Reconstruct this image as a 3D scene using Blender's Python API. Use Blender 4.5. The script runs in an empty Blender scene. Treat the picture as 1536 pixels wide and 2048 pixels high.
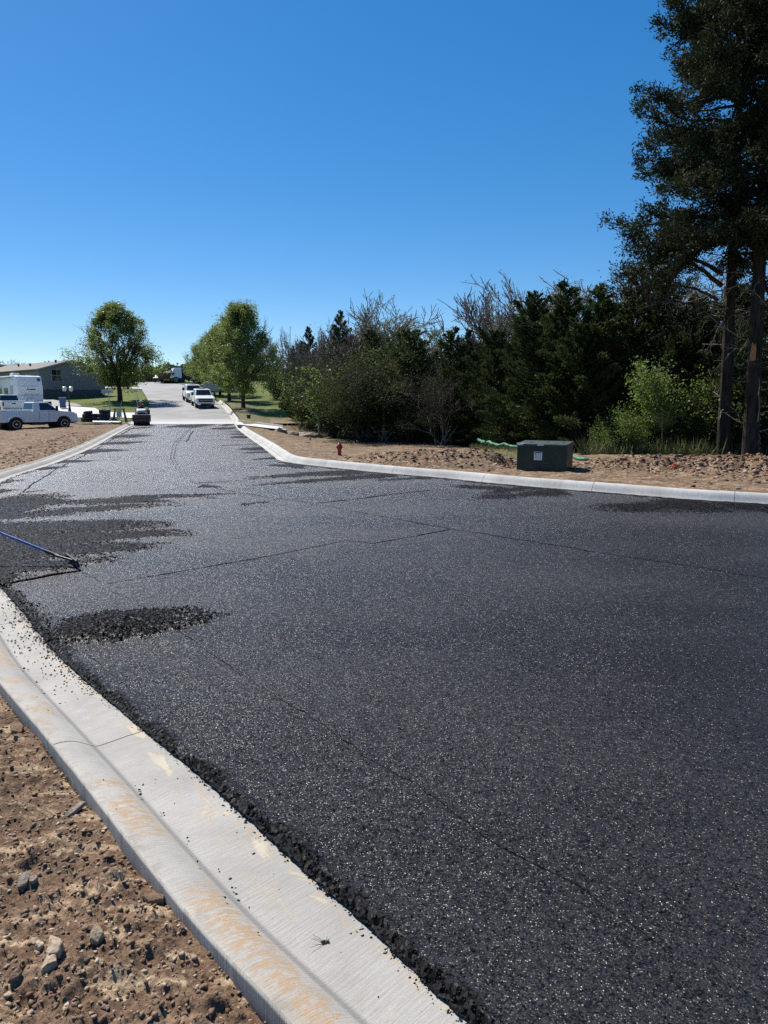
import bpy, math, numpy as np
from mathutils import Vector, Matrix
R = math.radians
rs = np.random.RandomState
C = bpy.context.scene.collection
F = 1450.0; CX = 768.0; CY = 1024.0; CAMH = 2.05
PITCH = math.atan(225.0/F)
# ------------------------------------------------------------------ terrain and sight helpers
def hill(y):
    y = np.asarray(y, float)
    t = np.clip((y-58.0)/6.0, 0, 1)
    ramp = np.where(y < 64, 0.21*t*t, 0.21+0.07*(y-64))
    u = np.clip((y-128.0)/22.0, 0, 1)
    top = 0.21+0.07*(128-64)
    return np.where(y > 128, top+0.07*22*(u-0.5*u*u), ramp)
def ray(px, py):
    a = (px-CX)/F; b = (CY-py)/F
    return np.array([a, math.cos(PITCH)+b*math.sin(PITCH), -math.sin(PITCH)+b*math.cos(PITCH)])
def G(px, py, off=0.0):
    """the ground point seen in that direction (road level)"""
    d = ray(px, py); d = d/d[1]
    if d[2] < -0.0375:
        t = (off-CAMH)/d[2]; return np.array([d[0]*t, t, off])
    ys = np.arange(20, 160, 0.1)
    z = CAMH+d[2]*ys
    k = np.argmax(z <= hill(ys)+off)
    if k == 0: k = len(ys)-1
    t = ys[k]
    return np.array([d[0]*t, t, float(hill(t))+off])
def XAT(px, y, z=0.0):
    k = y*math.cos(PITCH)-(z-CAMH)*math.sin(PITCH)
    return (px-CX)/F*k
def ZAT(py, y):
    return CAMH - y*math.tan(math.atan((py-CY)/F)+PITCH)
# ------------------------------------------------------------------ noise
def _h(ix, iy, s):
    n = (ix.astype(np.int64)*374761393 + iy.astype(np.int64)*668265263 + s*974634777) & 0xFFFFFFFF
    n = ((n ^ (n >> 13))*1274126177) & 0xFFFFFFFF
    return ((n ^ (n >> 16)) & 0xFFFFFF)/float(0xFFFFFF)
def vn(x, y, s=0):
    ix = np.floor(x); iy = np.floor(y); fx = x-ix; fy = y-iy
    fx = fx*fx*(3-2*fx); fy = fy*fy*(3-2*fy)
    a = _h(ix, iy, s); b = _h(ix+1, iy, s); c = _h(ix, iy+1, s); d = _h(ix+1, iy+1, s)
    return (a*(1-fx)+b*fx)*(1-fy)+(c*(1-fx)+d*fx)*fy
def fbm(x, y, s=0, o=4, g=0.5):
    r = 0; a = 1; t = 0
    for i in range(o):
        r = r+a*vn(x*2**i+i*17.3, y*2**i-i*9.1, s+i); t += a; a *= g
    return r/t
def sm(a, b, x):
    t = np.clip((x-a)/(b-a), 0, 1); return t*t*(3-2*t)
# ------------------------------------------------------------------ object helpers
def tag(o, label=None, cat=None, group=None, kind=None):
    if label: o['label'] = label
    if cat: o['category'] = cat
    if group: o['group'] = group
    if kind: o['kind'] = kind
    return o
def mesh_np(name, v, f, mat, smooth=False):
    v = np.asarray(v, np.float32).reshape(-1, 3); f = np.asarray(f, np.int32)
    m = bpy.data.meshes.new(name); k = f.shape[1]; n = len(f)
    m.vertices.add(len(v)); m.vertices.foreach_set('co', v.ravel())
    m.loops.add(n*k); m.loops.foreach_set('vertex_index', f.ravel())
    m.polygons.add(n)
    m.polygons.foreach_set('loop_start', np.arange(0, n*k, k, dtype=np.int32))
    m.polygons.foreach_set('loop_total', np.full(n, k, np.int32))
    if smooth: m.polygons.foreach_set('use_smooth', np.ones(n, bool))
    m.update(calc_edges=True)
    if mat: m.materials.append(mat)
    return m
def link(name, m, parent=None, loc=(0, 0, 0)):
    o = bpy.data.objects.new(name, m); C.objects.link(o); o.location = loc
    if parent: o.parent = parent
    return o
def empty(name, loc, rz=0.0):
    o = bpy.data.objects.new(name, None); C.objects.link(o); o.location = loc
    o.rotation_euler = (0, 0, rz); o.empty_display_size = 0.2
    return o
def copy_tree(o, parent=None):
    c = o.copy(); C.objects.link(c)
    if parent: c.parent = parent
    for ch in [x for x in bpy.data.objects if x.parent == o]: copy_tree(ch, c)
    return c
def grid_faces(nr, nc):
    i = np.arange(nr-1)[:, None]; j = np.arange(nc-1)[None, :]
    a = (i*nc+j).ravel()
    return np.stack([a, a+1, a+nc+1, a+nc], 1)
def grid_obj(name, P, mat, flip=False, uv=None, attrs=None, smooth=True, parent=None):
    nr, nc = P.shape[:2]; f = grid_faces(nr, nc)
    if flip: f = f[:, ::-1]
    m = mesh_np(name, P.reshape(-1, 3), f, mat, smooth)
    if uv is not None:
        l = m.uv_layers.new(name='UVMap'); l.data.foreach_set('uv', uv.reshape(-1, 2)[f.ravel()].astype(np.float32).ravel())
    for k, a in (attrs or {}).items():
        at = m.attributes.new(k, 'FLOAT', 'POINT'); at.data.foreach_set('value', np.asarray(a, np.float32).ravel())
    return link(name, m, parent)
class MB:
    """collects shapes, builds ONE mesh object"""
    def __init__(s): s.v = []; s.f = []
    def add(s, v, f, M=None):
        b = len(s.v)
        for p in v:
            p = Vector(p)
            if M is not None: p = M @ p
            s.v.append(tuple(p))
        for q in f: s.f.append(tuple(i+b for i in q))
        return s
    def box(s, x0, x1, y0, y1, z0, z1, M=None, tx=0.0, ty=0.0):
        v = [(x0, y0, z0), (x1, y0, z0), (x1, y1, z0), (x0, y1, z0), (x0+tx, y0+ty, z1), (x1-tx, y0+ty, z1), (x1-tx, y1-ty, z1), (x0+tx, y1-ty, z1)]
        return s.add(v, [(3, 2, 1, 0), (4, 5, 6, 7), (0, 1, 5, 4), (1, 2, 6, 5), (2, 3, 7, 6), (3, 0, 4, 7)], M)
    def hexa(s, v):
        return s.add(v, [(3, 2, 1, 0), (4, 5, 6, 7), (0, 1, 5, 4), (1, 2, 6, 5), (2, 3, 7, 6), (3, 0, 4, 7)])
    def prism(s, prof, y0, y1, M=None):
        """profile in (x, z), swept along y"""
        n = len(prof); v = [(x, y0, z) for x, z in prof]+[(x, y1, z) for x, z in prof]
        f = [tuple(range(n)), tuple(range(2*n-1, n-1, -1))]
        f += [(i, i+n, (i+1) % n+n, (i+1) % n) for i in range(n)]
        return s.add(v, f, M)
    def lathe(s, prof, n=20, M=None):
        """profile in (r, z) about z"""
        v = []; f = []
        for r, z in prof:
            for k in range(n): v.append((r*math.cos(2*math.pi*k/n), r*math.sin(2*math.pi*k/n), z))
        for i in range(len(prof)-1):
            for k in range(n): a = i*n+k; b = i*n+(k+1) % n; f.append((a, b, b+n, a+n))
        f.append(tuple(range(n-1, -1, -1))); f.append(tuple(range((len(prof)-1)*n, len(prof)*n)))
        return s.add(v, f, M)
    def cyl(s, c, r, h, ax='z', n=20, r2=None):
        M = Matrix.Translation(c)
        if ax == 'y': M = M @ Matrix.Rotation(R(90), 4, 'X')
        if ax == 'x': M = M @ Matrix.Rotation(R(90), 4, 'Y')
        return s.lathe([(r, -h/2), (r if r2 is None else r2, h/2)], n, M)
    def tube(s, pts, r, n=8, r2=None):
        v, f = tubes([(np.array(pts, float), r, r if r2 is None else r2)], n)
        return s.add([tuple(p) for p in v], [tuple(q) for q in f])
    def ball(s, c, r, n=12, m=8, sc=(1, 1, 1)):
        prof = [(max(1e-4, math.sin(math.pi*i/m))*r, -math.cos(math.pi*i/m)*r) for i in range(m+1)]
        return s.lathe(prof, n, Matrix.Translation(c) @ Matrix.Diagonal((*sc, 1)))
    def build(s, name, mat, parent=None, bevel=0, smooth=False, seg=2):
        m = bpy.data.meshes.new(name); m.from_pydata(s.v, [], s.f); m.update()
        m.materials.append(mat)
        o = link(name, m, parent)
        if smooth:
            m.polygons.foreach_set('use_smooth', np.ones(len(m.polygons), bool))
            try: m.set_sharp_from_angle(angle=R(38))
            except Exception: pass
        if bevel:
            b = o.modifiers.new('Bevel', 'BEVEL'); b.width = bevel; b.segments = seg; b.limit_method = 'ANGLE'; b.angle_limit = R(30)
            b.harden_normals = False
        return o
def tubes(items, sides=5):
    """items: (points, r0, r1) -> vertex and quad arrays of open tapered tubes"""
    V = []; Fc = []; base = 0
    an = np.arange(sides)*2*math.pi/sides; ca = np.cos(an); sa = np.sin(an)
    for pts, r0, r1 in items:
        pts = np.asarray(pts, float); n = len(pts)
        t = np.gradient(pts, axis=0); t /= (np.linalg.norm(t, axis=1)[:, None]+1e-9)
        ref = np.array([0, 0, 1.0]) if abs(t[0, 2]) < 0.9 else np.array([1.0, 0, 0])
        u = np.cross(t, ref); u /= (np.linalg.norm(u, axis=1)[:, None]+1e-9); w = np.cross(t, u)
        r = np.linspace(r0, r1, n) if np.isscalar(r0) else np.asarray(r0)
        ring = pts[:, None, :]+r[:, None, None]*(u[:, None, :]*ca[None, :, None]+w[:, None, :]*sa[None, :, None])
        V.append(ring.reshape(-1, 3))
        i = np.arange(n-1)[:, None]; j = np.arange(sides)[None, :]
        a = i*sides+j; b = i*sides+(j+1) % sides
        Fc.append(np.stack([a.ravel(), b.ravel(), (b+sides).ravel(), (a+sides).ravel()], 1)+base)
        base += n*sides
    return np.concatenate(V), np.concatenate(Fc)
ICO_V = []; _p = (1+5**.5)/2
for a, b in ((-1, _p), (1, _p), (-1, -_p), (1, -_p)): ICO_V.append((a, b, 0))
for a, b in ((-1, _p), (1, _p), (-1, -_p), (1, -_p)): ICO_V.append((0, a, b))
for a, b in ((_p, -1), (_p, 1), (-_p, -1), (-_p, 1)): ICO_V.append((a, 0, b))
ICO_V = np.array(ICO_V)/1.902
ICO_F = np.array([(0,11,5),(0,5,1),(0,1,7),(0,7,10),(0,10,11),(1,5,9),(5,11,4),(11,10,2),(10,7,6),(7,1,8),(3,9,4),(3,4,2),(3,2,6),(3,6,8),(3,8,9),(4,9,5),(2,4,11),(6,2,10),(8,6,7),(9,8,1)])
def rand_rot(rng, n):
    q = rng.normal(size=(n, 4)); q /= np.linalg.norm(q, axis=1)[:, None]
    w, x, y, z = q.T
    return np.stack([1-2*(y*y+z*z), 2*(x*y-z*w), 2*(x*z+y*w), 2*(x*y+z*w), 1-2*(x*x+z*z), 2*(y*z-x*w), 2*(x*z-y*w), 2*(y*z+x*w), 1-2*(x*x+y*y)], 1).reshape(-1, 3, 3)
def stones(name, pos, size, mat, seed=1, flat=0.7, parent=None):
    """many small angular stones in one mesh"""
    rng = rs(seed); n = len(pos)
    k = ICO_V[None]*(1+rng.uniform(-.5, .45, (n, 12, 1)))*size[:, None, None]
    k = k*(1+rng.uniform(-.35, .35, (n, 1, 3)))
    k = np.einsum('nij,nkj->nki', rand_rot(rng, n), k)
    k[:, :, 2] *= flat
    v = (k+pos[:, None, :]).reshape(-1, 3)
    f = (ICO_F[None]+(np.arange(n)*12)[:, None, None]).reshape(-1, 3)
    return link(name, mesh_np(name, v, f, mat), parent)
# ------------------------------------------------------------------ materials
def new_mat(name):
    m = bpy.data.materials.new(name); m.use_nodes = True; nt = m.node_tree
    b = nt.nodes['Principled BSDF']; return m, nt, b
def nd(nt, t, **kw):
    n = nt.nodes.new(t)
    for k, v in kw.items():
        if k in n.inputs: n.inputs[k].default_value = v
        else: setattr(n, k, v)
    return n
def mixc(nt, fac, a, b, blend='MIX'):
    n = nt.nodes.new('ShaderNodeMix'); n.data_type = 'RGBA'; n.blend_type = blend
    for i, x in ((0, fac), (6, a), (7, b)):
        if hasattr(x, 'is_output'): nt.links.new(x, n.inputs[i])
        elif isinstance(x, (int, float)): n.inputs[i].default_value = x
        else: n.inputs[i].default_value = (*x, 1)
    return n.outputs[2]
def mth(nt, op, a, b=0.0, c=0.0, clamp=False):
    n = nt.nodes.new('ShaderNodeMath'); n.operation = op; n.use_clamp = clamp
    for i, x in enumerate((a, b, c)):
        if hasattr(x, 'is_output'): nt.links.new(x, n.inputs[i])
        else: n.inputs[i].default_value = x
    return n.outputs[0]
def mrange(nt, x, a, b, c=0.0, d=1.0):
    n = nt.nodes.new('ShaderNodeMapRange'); n.interpolation_type = 'SMOOTHSTEP'
    nt.links.new(x, n.inputs[0])
    for i, v in zip((1, 2, 3, 4), (a, b, c, d)): n.inputs[i].default_value = v
    return n.outputs[0]
def noise(nt, vec, scale, detail=4, rough=0.55, dist=0.0):
    n = nd(nt, 'ShaderNodeTexNoise'); n.inputs['Scale'].default_value = scale; n.inputs['Detail'].default_value = detail
    n.inputs['Roughness'].default_value = rough; n.inputs['Distortion'].default_value = dist
    if vec is not None: nt.links.new(vec, n.inputs['Vector'])
    return n.outputs['Fac']
def mapping(nt, vec, scale=(1, 1, 1), rot=(0, 0, 0)):
    n = nd(nt, 'ShaderNodeMapping'); n.inputs['Scale'].default_value = scale; n.inputs['Rotation'].default_value = rot
    nt.links.new(vec, n.inputs['Vector']); return n.outputs[0]
def bump(nt, h, strength=0.5, dist=0.01, normal=None):
    n = nd(nt, 'ShaderNodeBump'); n.inputs['Strength'].default_value = strength; n.inputs['Distance'].default_value = dist
    nt.links.new(h, n.inputs['Height'])
    if normal is not None: nt.links.new(normal, n.inputs['Normal'])
    return n.outputs[0]
def worldpos(nt): return nd(nt, 'ShaderNodeNewGeometry').outputs['Position']
def objpos(nt): return nd(nt, 'ShaderNodeTexCoord').outputs['Object']
def simple(name, col, rough=0.5, metal=0.0, var=0.12, scale=6.0, spec=0.5, bumps=0.0, coat=0.0):
    m, nt, b = new_mat(name); p = objpos(nt)
    n1 = noise(nt, p, scale, 5)
    lo = tuple(c*(1-var) for c in col); hi = tuple(min(1, c*(1+var)) for c in col)
    nt.links.new(mixc(nt, mrange(nt, n1, .3, .7), lo, hi), b.inputs['Base Color'])
    nt.links.new(mrange(nt, noise(nt, p, scale*2.3, 4), .3, .7, max(0.02, rough-.08), min(1, rough+.1)), b.inputs['Roughness'])
    b.inputs['Metallic'].default_value = metal; b.inputs['Specular IOR Level'].default_value = spec
    b.inputs['Coat Weight'].default_value = coat
    if bumps: nt.links.new(bump(nt, noise(nt, p, scale*8, 6, .7), bumps, .02), b.inputs['Normal'])
    return m
def facet_normal(nt, vec, scale, amount, rnd=1.0):
    """each cell is a stone with a tilt of its own"""
    v = nd(nt, 'ShaderNodeTexVoronoi'); v.inputs['Scale'].default_value = scale; v.inputs['Randomness'].default_value = rnd
    nt.links.new(vec, v.inputs['Vector'])
    s = nd(nt, 'ShaderNodeVectorMath', operation='SUBTRACT'); nt.links.new(v.outputs['Color'], s.inputs[0]); s.inputs[1].default_value = (.5, .5, .5)
    k = nd(nt, 'ShaderNodeVectorMath', operation='SCALE'); nt.links.new(s.outputs[0], k.inputs[0])
    if hasattr(amount, 'is_output'): nt.links.new(amount, k.inputs['Scale'])
    else: k.inputs['Scale'].default_value = amount
    return v, k.outputs[0]
def add_normal(nt, tilt, base=None):
    if base is None: base = nd(nt, 'ShaderNodeNewGeometry').outputs['Normal']
    a = nd(nt, 'ShaderNodeVectorMath', operation='ADD'); nt.links.new(base, a.inputs[0]); nt.links.new(tilt, a.inputs[1])
    n = nd(nt, 'ShaderNodeVectorMath', operation='NORMALIZE'); nt.links.new(a.outputs[0], n.inputs[0]); return n.outputs[0]
def attr(nt, name): return nd(nt, 'ShaderNodeAttribute', attribute_name=name).outputs['Fac']
M = {}
# asphalt
m, nt, b = new_mat('asphalt_mat'); M['asphalt'] = m
P = worldpos(nt); L_ = attr(nt, 'loose')
flat = mapping(nt, P, (1, 1, 1))
v1, t1a = facet_normal(nt, flat, 165, 1.05)
v3, t3a = facet_normal(nt, flat, 62, .55)
_a = nd(nt, 'ShaderNodeVectorMath', operation='ADD'); nt.links.new(t1a, _a.inputs[0]); nt.links.new(t3a, _a.inputs[1]); t1 = _a.outputs[0]
v2, t2 = facet_normal(nt, flat, 68, 1.7)
mx = nd(nt, 'ShaderNodeMix', data_type='VECTOR'); nt.links.new(L_, mx.inputs[0]); nt.links.new(t1, mx.inputs[4]); nt.links.new(t2, mx.inputs[5])
mid = noise(nt, flat, 70, 3)
wide = noise(nt, mapping(nt, P, (.5, 1, 1)), .35, 3)
c_ = mixc(nt, mth(nt, 'POWER', v1.outputs['Color'], 1.8), (.0015, .0015, .0018), (.046, .0455, .051))
c_ = mixc(nt, v3.outputs['Color'], mixc(nt, .55, c_, (.006, .006, .007)), c_)
c_ = mixc(nt, mrange(nt, wide, .35, .65), c_, mixc(nt, .18, c_, (.06, .058, .064)))
c_ = mixc(nt, L_, c_, mixc(nt, v2.outputs['Color'], (.0015, .0015, .0017), (.016, .0155, .016)))
grain = mrange(nt, v1.outputs['Distance'], .25, .62)
nt.links.new(c_, b.inputs['Base Color'])
bn = bump(nt, mid, .35, .006)
nt.links.new(add_normal(nt, mx.outputs[1], bn), b.inputs['Normal'])
nt.links.new(mth(nt, 'ADD', mrange(nt, L_, 0, 1, .40, .5), mrange(nt, wide, .35, .65, -.03, .05)), b.inputs['Roughness'])
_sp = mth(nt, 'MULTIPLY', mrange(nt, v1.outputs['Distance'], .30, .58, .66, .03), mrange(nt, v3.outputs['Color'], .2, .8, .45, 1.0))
# grazing sheen painted in: specular rises with distance, near gaps between stones stay dull
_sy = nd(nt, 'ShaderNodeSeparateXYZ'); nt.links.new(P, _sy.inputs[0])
_far_sheen = mrange(nt, mth(nt, 'ADD', _sy.outputs[1], mth(nt, 'MULTIPLY', wide, 3.0)), 3.5, 24)
_m2 = nd(nt, 'ShaderNodeMix'); nt.links.new(_far_sheen, _m2.inputs[0]); nt.links.new(_sp, _m2.inputs[2]); _m2.inputs[3].default_value = .72; _sp = _m2.outputs[0]
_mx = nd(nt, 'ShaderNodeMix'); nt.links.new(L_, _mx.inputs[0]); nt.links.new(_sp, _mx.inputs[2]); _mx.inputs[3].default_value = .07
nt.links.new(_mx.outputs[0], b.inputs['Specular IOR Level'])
# loose crumbs of asphalt
m, nt, b = new_mat('asphalt_crumb_mat'); M['crumb'] = m
rn = nd(nt, 'ShaderNodeNewGeometry').outputs['Random Per Island']
nt.links.new(mixc(nt, rn, (.003, .003, .0033), (.016, .015, .015)), b.inputs['Base Color'])
b.inputs['Roughness'].default_value = .5; b.inputs['Specular IOR Level'].default_value = .14
# concrete kerb, uv = metres along, metres across (0 asphalt .. 0.66 back)
def concrete(name, kerb=True, base=((.36, .345, .315), (.48, .465, .425))):
    m, nt, b = new_mat(name); P = worldpos(nt)
    a = mixc(nt, mrange(nt, noise(nt, P, 1.1, 5), .3, .7), *base)
    fine = noise(nt, P, 210, 4, .75); a = mixc(nt, mrange(nt, fine, .3, .7), mixc(nt, .30, a, (.12, .12, .11)), a)
    h = mth(nt, 'MULTIPLY', fine, .5)
    if kerb:
        uv = nd(nt, 'ShaderNodeUVMap', uv_map='UVMap').outputs[0]
        sp = nd(nt, 'ShaderNodeSeparateXYZ'); nt.links.new(uv, sp.inputs[0]); u, v = sp.outputs[0], sp.outputs[1]
        broom = noise(nt, mapping(nt, uv, (95, 7, 1)), 1.0, 3, .6)
        a = mixc(nt, mrange(nt, broom, .35, .7), mixc(nt, .20, a, (.16, .155, .15)), a)
        h = mth(nt, 'ADD', h, mth(nt, 'MULTIPLY', broom, .9))
        # clay wiped over the roll
        st = noise(nt, mapping(nt, uv, (1.25, 1.6, 1)), 1.0, 5, .62, .25)
        st2 = noise(nt, mapping(nt, uv, (30, 12, 1)), 1.0, 8, .8)
        band = mth(nt, 'MULTIPLY', mrange(nt, v, .30, .35), mrange(nt, v, .53, .46))
        near = mrange(nt, u, 12.0, 11.0)
        far0 = mrange(nt, u, 2.0, 4.0)
        k = mth(nt, 'MULTIPLY', mth(nt, 'MULTIPLY', mth(nt, 'MULTIPLY', mrange(nt, st, .44, .54), mrange(nt, st2, .45, .52)), band), near, clamp=True)
        a = mixc(nt, mth(nt, 'MULTIPLY', k, .85), a, (.37, .255, .145))
        # pale silt along the asphalt edge
        st3 = noise(nt, mapping(nt, uv, (2.6, 6, 1)), 1.0, 6, .65, .8)
        k2 = mth(nt, 'MULTIPLY', mrange(nt, st3, .56, .66), mrange(nt, v, .20, .02), clamp=True)
        a = mixc(nt, mth(nt, 'MULTIPLY', k2, .5), a, (.60, .51, .34))
        k2b = mth(nt, 'MULTIPLY', mth(nt, 'MULTIPLY', mrange(nt, st3, .555, .57), mrange(nt, st3, .60, .58)), mrange(nt, v, .30, .05), clamp=True)
        a = mixc(nt, mth(nt, 'MULTIPLY', k2b, .35), a, (.40, .27, .13))
        # darker band along the flow line
        fl = mth(nt, 'MULTIPLY', mrange(nt, v, .268, .29), mrange(nt, v, .325, .30))
        a = mixc(nt, mth(nt, 'MULTIPLY', fl, mrange(nt, broom, .2, .7, .35, .8)), a, (.15, .145, .135))
        # scuffs on the lip
        lp = mth(nt, 'MULTIPLY', mrange(nt, v, .44, .53), mrange(nt, noise(nt, mapping(nt, uv, (9, 9, 1)), 1.0, 5, .7), .47, .62))
        a = mixc(nt, mth(nt, 'MULTIPLY', lp, .55), a, (.20, .185, .165))
        # pores and tar spots
        vp = nd(nt, 'ShaderNodeTexVoronoi'); vp.inputs['Scale'].default_value = 55; nt.links.new(P, vp.inputs['Vector'])
        a = mixc(nt, mrange(nt, vp.outputs['Distance'], .10, .05, 0, .55), a, (.10, .095, .085))
        mo = noise(nt, P, 7, 6, .7); a = mixc(nt, mrange(nt, mo, .45, .75, 0, .35), a, (.24, .225, .195))
        # tooled joints each three metres
        w = mth(nt, 'ADD', u, mth(nt, 'MULTIPLY', noise(nt, mapping(nt, uv, (3, 5, 1)), 1.0, 3), .03))
        fr = mth(nt, 'ABSOLUTE', mth(nt, 'SUBTRACT', mth(nt, 'FRACT', mth(nt, 'DIVIDE', w, 3.05)), .5))
        jt = mrange(nt, fr, .0022, .0010)
        a = mixc(nt, mth(nt, 'MULTIPLY', jt, .8), a, (.06, .055, .05))
        h = mth(nt, 'SUBTRACT', h, mth(nt, 'MULTIPLY', jt, 4.0))
    nt.links.new(a, b.inputs['Base Color']); b.inputs['Roughness'].default_value = .85; b.inputs['Specular IOR Level'].default_value = .25
    nt.links.new(bump(nt, h, .9, .004), b.inputs['Normal'])
    return m
M['kerb'] = concrete('kerb_concrete_mat')
M['kerb_pale'] = concrete('pale_kerb_concrete_mat', True, ((.46, .45, .42), (.62, .61, .575)))
M['drive'] = concrete('driveway_concrete_mat', False, ((.55, .545, .53), (.66, .65, .64)))
# old road up the hill: worn light surface
m, nt, b = new_mat('old_road_mat'); M['old_road'] = m; P = worldpos(nt)
a = mixc(nt, mrange(nt, noise(nt, P, .35, 5), .3, .7), (.165, .165, .162), (.245, .242, .235))
sx = noise(nt, mapping(nt, P, (2.2, .12, 1), (0, 0, R(-14))), 1.0, 5, .6, .5)
a = mixc(nt, mrange(nt, sx, .5, .8, 0, .6), a, (.36, .355, .345))
spx = nd(nt, 'ShaderNodeSeparateXYZ'); nt.links.new(P, spx.inputs[0])
yy = mth(nt, 'ADD', spx.outputs[1], mth(nt, 'MULTIPLY', noise(nt, mapping(nt, P, (.25, 1.2, 1)), 1.0, 4), 5.0))
a = mixc(nt, mrange(nt, yy, 70, 62.5, 0, .85), a, (.52, .505, .48))
nt.links.new(a, b.inputs['Base Color']); b.inputs['Roughness'].default_value = .8
nt.links.new(bump(nt, noise(nt, P, 25, 4), .4, .02), b.inputs['Normal'])
# soil
def soil(name, dark, mid_, light, pale, s=1.0, rock=.5):
    m, nt, b = new_mat(name); P = worldpos(nt)
    n1 = noise(nt, P, 1.3*s, 6, .62, .4); n2 = noise(nt, mapping(nt, P, (1, 1.6, 1), (0, 0, R(30))), 5.5*s, 6, .65)
    n3 = noise(nt, P, 42*s, 5, .7)
    a = mixc(nt, mrange(nt, n1, .32, .62), dark, mid_)
    a = mixc(nt, mrange(nt, n2, .5, .66), a, light)
    st = noise(nt, mapping(nt, P, (1.3, 3.2, 1), (0, 0, R(35))), 2.6*s, 6, .68, .5)
    a = mixc(nt, mth(nt, 'MULTIPLY', mrange(nt, st, .50, .62), .95), a, pale)
    a = mixc(nt, mrange(nt, n3, .3, .7), mixc(nt, .45, a, (.02, .012, .008)), a)
    vo = nd(nt, 'ShaderNodeTexVoronoi'); vo.inputs['Scale'].default_value = 75*s; nt.links.new(P, vo.inputs['Vector'])
    gs = mth(nt, 'GREATER_THAN', mth(nt, 'MULTIPLY', vo.outputs['Color'], 1.0), .80)
    a = mixc(nt, mth(nt, 'MULTIPLY', gs, .28*rock), a, (.42, .31, .22))
    at = attr(nt, 'tint'); a = mixc(nt, mth(nt, 'MULTIPLY', at, .8), a, (.33, .12, .035))
    gr = attr(nt, 'grass'); gn = noise(nt, P, 9, 5, .7)
    a = mixc(nt, mth(nt, 'MULTIPLY', gr, mrange(nt, gn, .35, .6), clamp=True), a, (.075, .105, .028))
    lt = attr(nt, 'litter'); a = mixc(nt, lt, a, (.045, .032, .02))
    nt.links.new(a, b.inputs['Base Color']); b.inputs['Roughness'].default_value = .95; b.inputs['Specular IOR Level'].default_value = .15
    bb = bump(nt, vo.outputs['Distance'], .35, .008)
    nt.links.new(bump(nt, n3, .8, .012, bb), b.inputs['Normal'])
    return m
M['soil'] = soil('soil_mat', (.085, .053, .034), (.172, .110, .070), (.26, .175, .112), (.47, .35, .225))
M['soil_far'] = soil('dry_soil_mat', (.10, .066, .042), (.205, .138, .086), (.265, .178, .110), (.42, .31, .21), 1.1)
def stone_mat(name, a, bcol):
    m, nt, b = new_mat(name); rn = nd(nt, 'ShaderNodeNewGeometry').outputs['Random Per Island']
    c = mixc(nt, rn, a, bcol); n = noise(nt, worldpos(nt), 60, 4)
    c = mixc(nt, mrange(nt, n, .3, .7), mixc(nt, .4, c, (.05, .035, .02)), c)
    nt.links.new(c, b.inputs['Base Color']); b.inputs['Roughness'].default_value = .9; b.inputs['Specular IOR Level'].default_value = .2
    nt.links.new(bump(nt, n, .6, .01), b.inputs['Normal']); return m
M['clod'] = stone_mat('clod_mat', (.135, .085, .056), (.30, .205, .14))
M['bank_clod'] = stone_mat('bank_clod_mat', (.115, .066, .043), (.29, .18, .12))
M['pebble'] = stone_mat('pebble_mat', (.24, .16, .105), (.52, .42, .31))
M['rock'] = stone_mat('rock_mat', (.36, .28, .19), (.42, .34, .24))
M['grey_rock'] = stone_mat('grey_rock_mat', (.24, .205, .165), (.32, .275, .225))
# grass
m, nt, b = new_mat('lawn_mat'); M['lawn'] = m; P = worldpos(nt)
a = mixc(nt, mrange(nt, noise(nt, P, .25, 5), .3, .7), (.095, .125, .032), (.155, .18, .05))
a = mixc(nt, mrange(nt, noise(nt, P, 6, 6, .7), .3, .72), mixc(nt, .5, a, (.05, .07, .02)), a)
a = mixc(nt, mrange(nt, noise(nt, mapping(nt, P, (1, .4, 1)), 1.1, 4), .55, .75), a, (.24, .22, .09))
d_ = attr(nt, 'bare'); a = mixc(nt, d_, a, (.24, .165, .11))
nt.links.new(a, b.inputs['Base Color']); b.inputs['Roughness'].default_value = .95; b.inputs['Specular IOR Level'].default_value = .1
nt.links.new(bump(nt, noise(nt, P, 14, 6, .75), .9, .08), b.inputs['Normal'])
def leaf(name, c0, c1, trans=.3, tcol=None, spec=.25, rough=.55):
    m, nt, b = new_mat(name)
    rn = nd(nt, 'ShaderNodeNewGeometry').outputs['Random Per Island']
    c = mixc(nt, rn, c0, c1)
    oi = nd(nt, 'ShaderNodeObjectInfo').outputs['Random']
    c = mixc(nt, mth(nt, 'MULTIPLY', oi, .35), c, tuple(x*.6 for x in c0))
    nt.links.new(c, b.inputs['Base Color']); b.inputs['Roughness'].default_value = rough; b.inputs['Specular IOR Level'].default_value = spec
    tr = nd(nt, 'ShaderNodeBsdfTranslucent')
    if tcol: nt.links.new(mixc(nt, rn, tuple(x*.7 for x in tcol), tcol), tr.inputs['Color'])
    else: nt.links.new(c, tr.inputs['Color'])
    ms = nd(nt, 'ShaderNodeMixShader'); ms.inputs[0].default_value = trans
    nt.links.new(b.outputs[0], ms.inputs[1]); nt.links.new(tr.outputs[0], ms.inputs[2])
    nt.links.new(ms.outputs[0], nt.nodes['Material Output'].inputs[0]); return m
M['cedar'] = leaf('cedar_leaf_mat', (.024, .042, .014), (.080, .105, .036), .25, None, .08, .7)
M['cedar_big'] = leaf('old_cedar_leaf_mat', (.016, .026, .012), (.062, .070, .032), .16, None, .08, .7)
M['brown_leaf'] = leaf('brown_brush_mat', (.030, .032, .018), (.080, .076, .043), .2, None, .08, .7)
M['olive'] = leaf('olive_leaf_mat', (.035, .055, .018), (.105, .135, .042), .3, None, .1, .65)
M['pear'] = leaf('pear_leaf_mat', (.060, .092, .024), (.16, .20, .06), .45, (.24, .32, .08), .35, .45)
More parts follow.
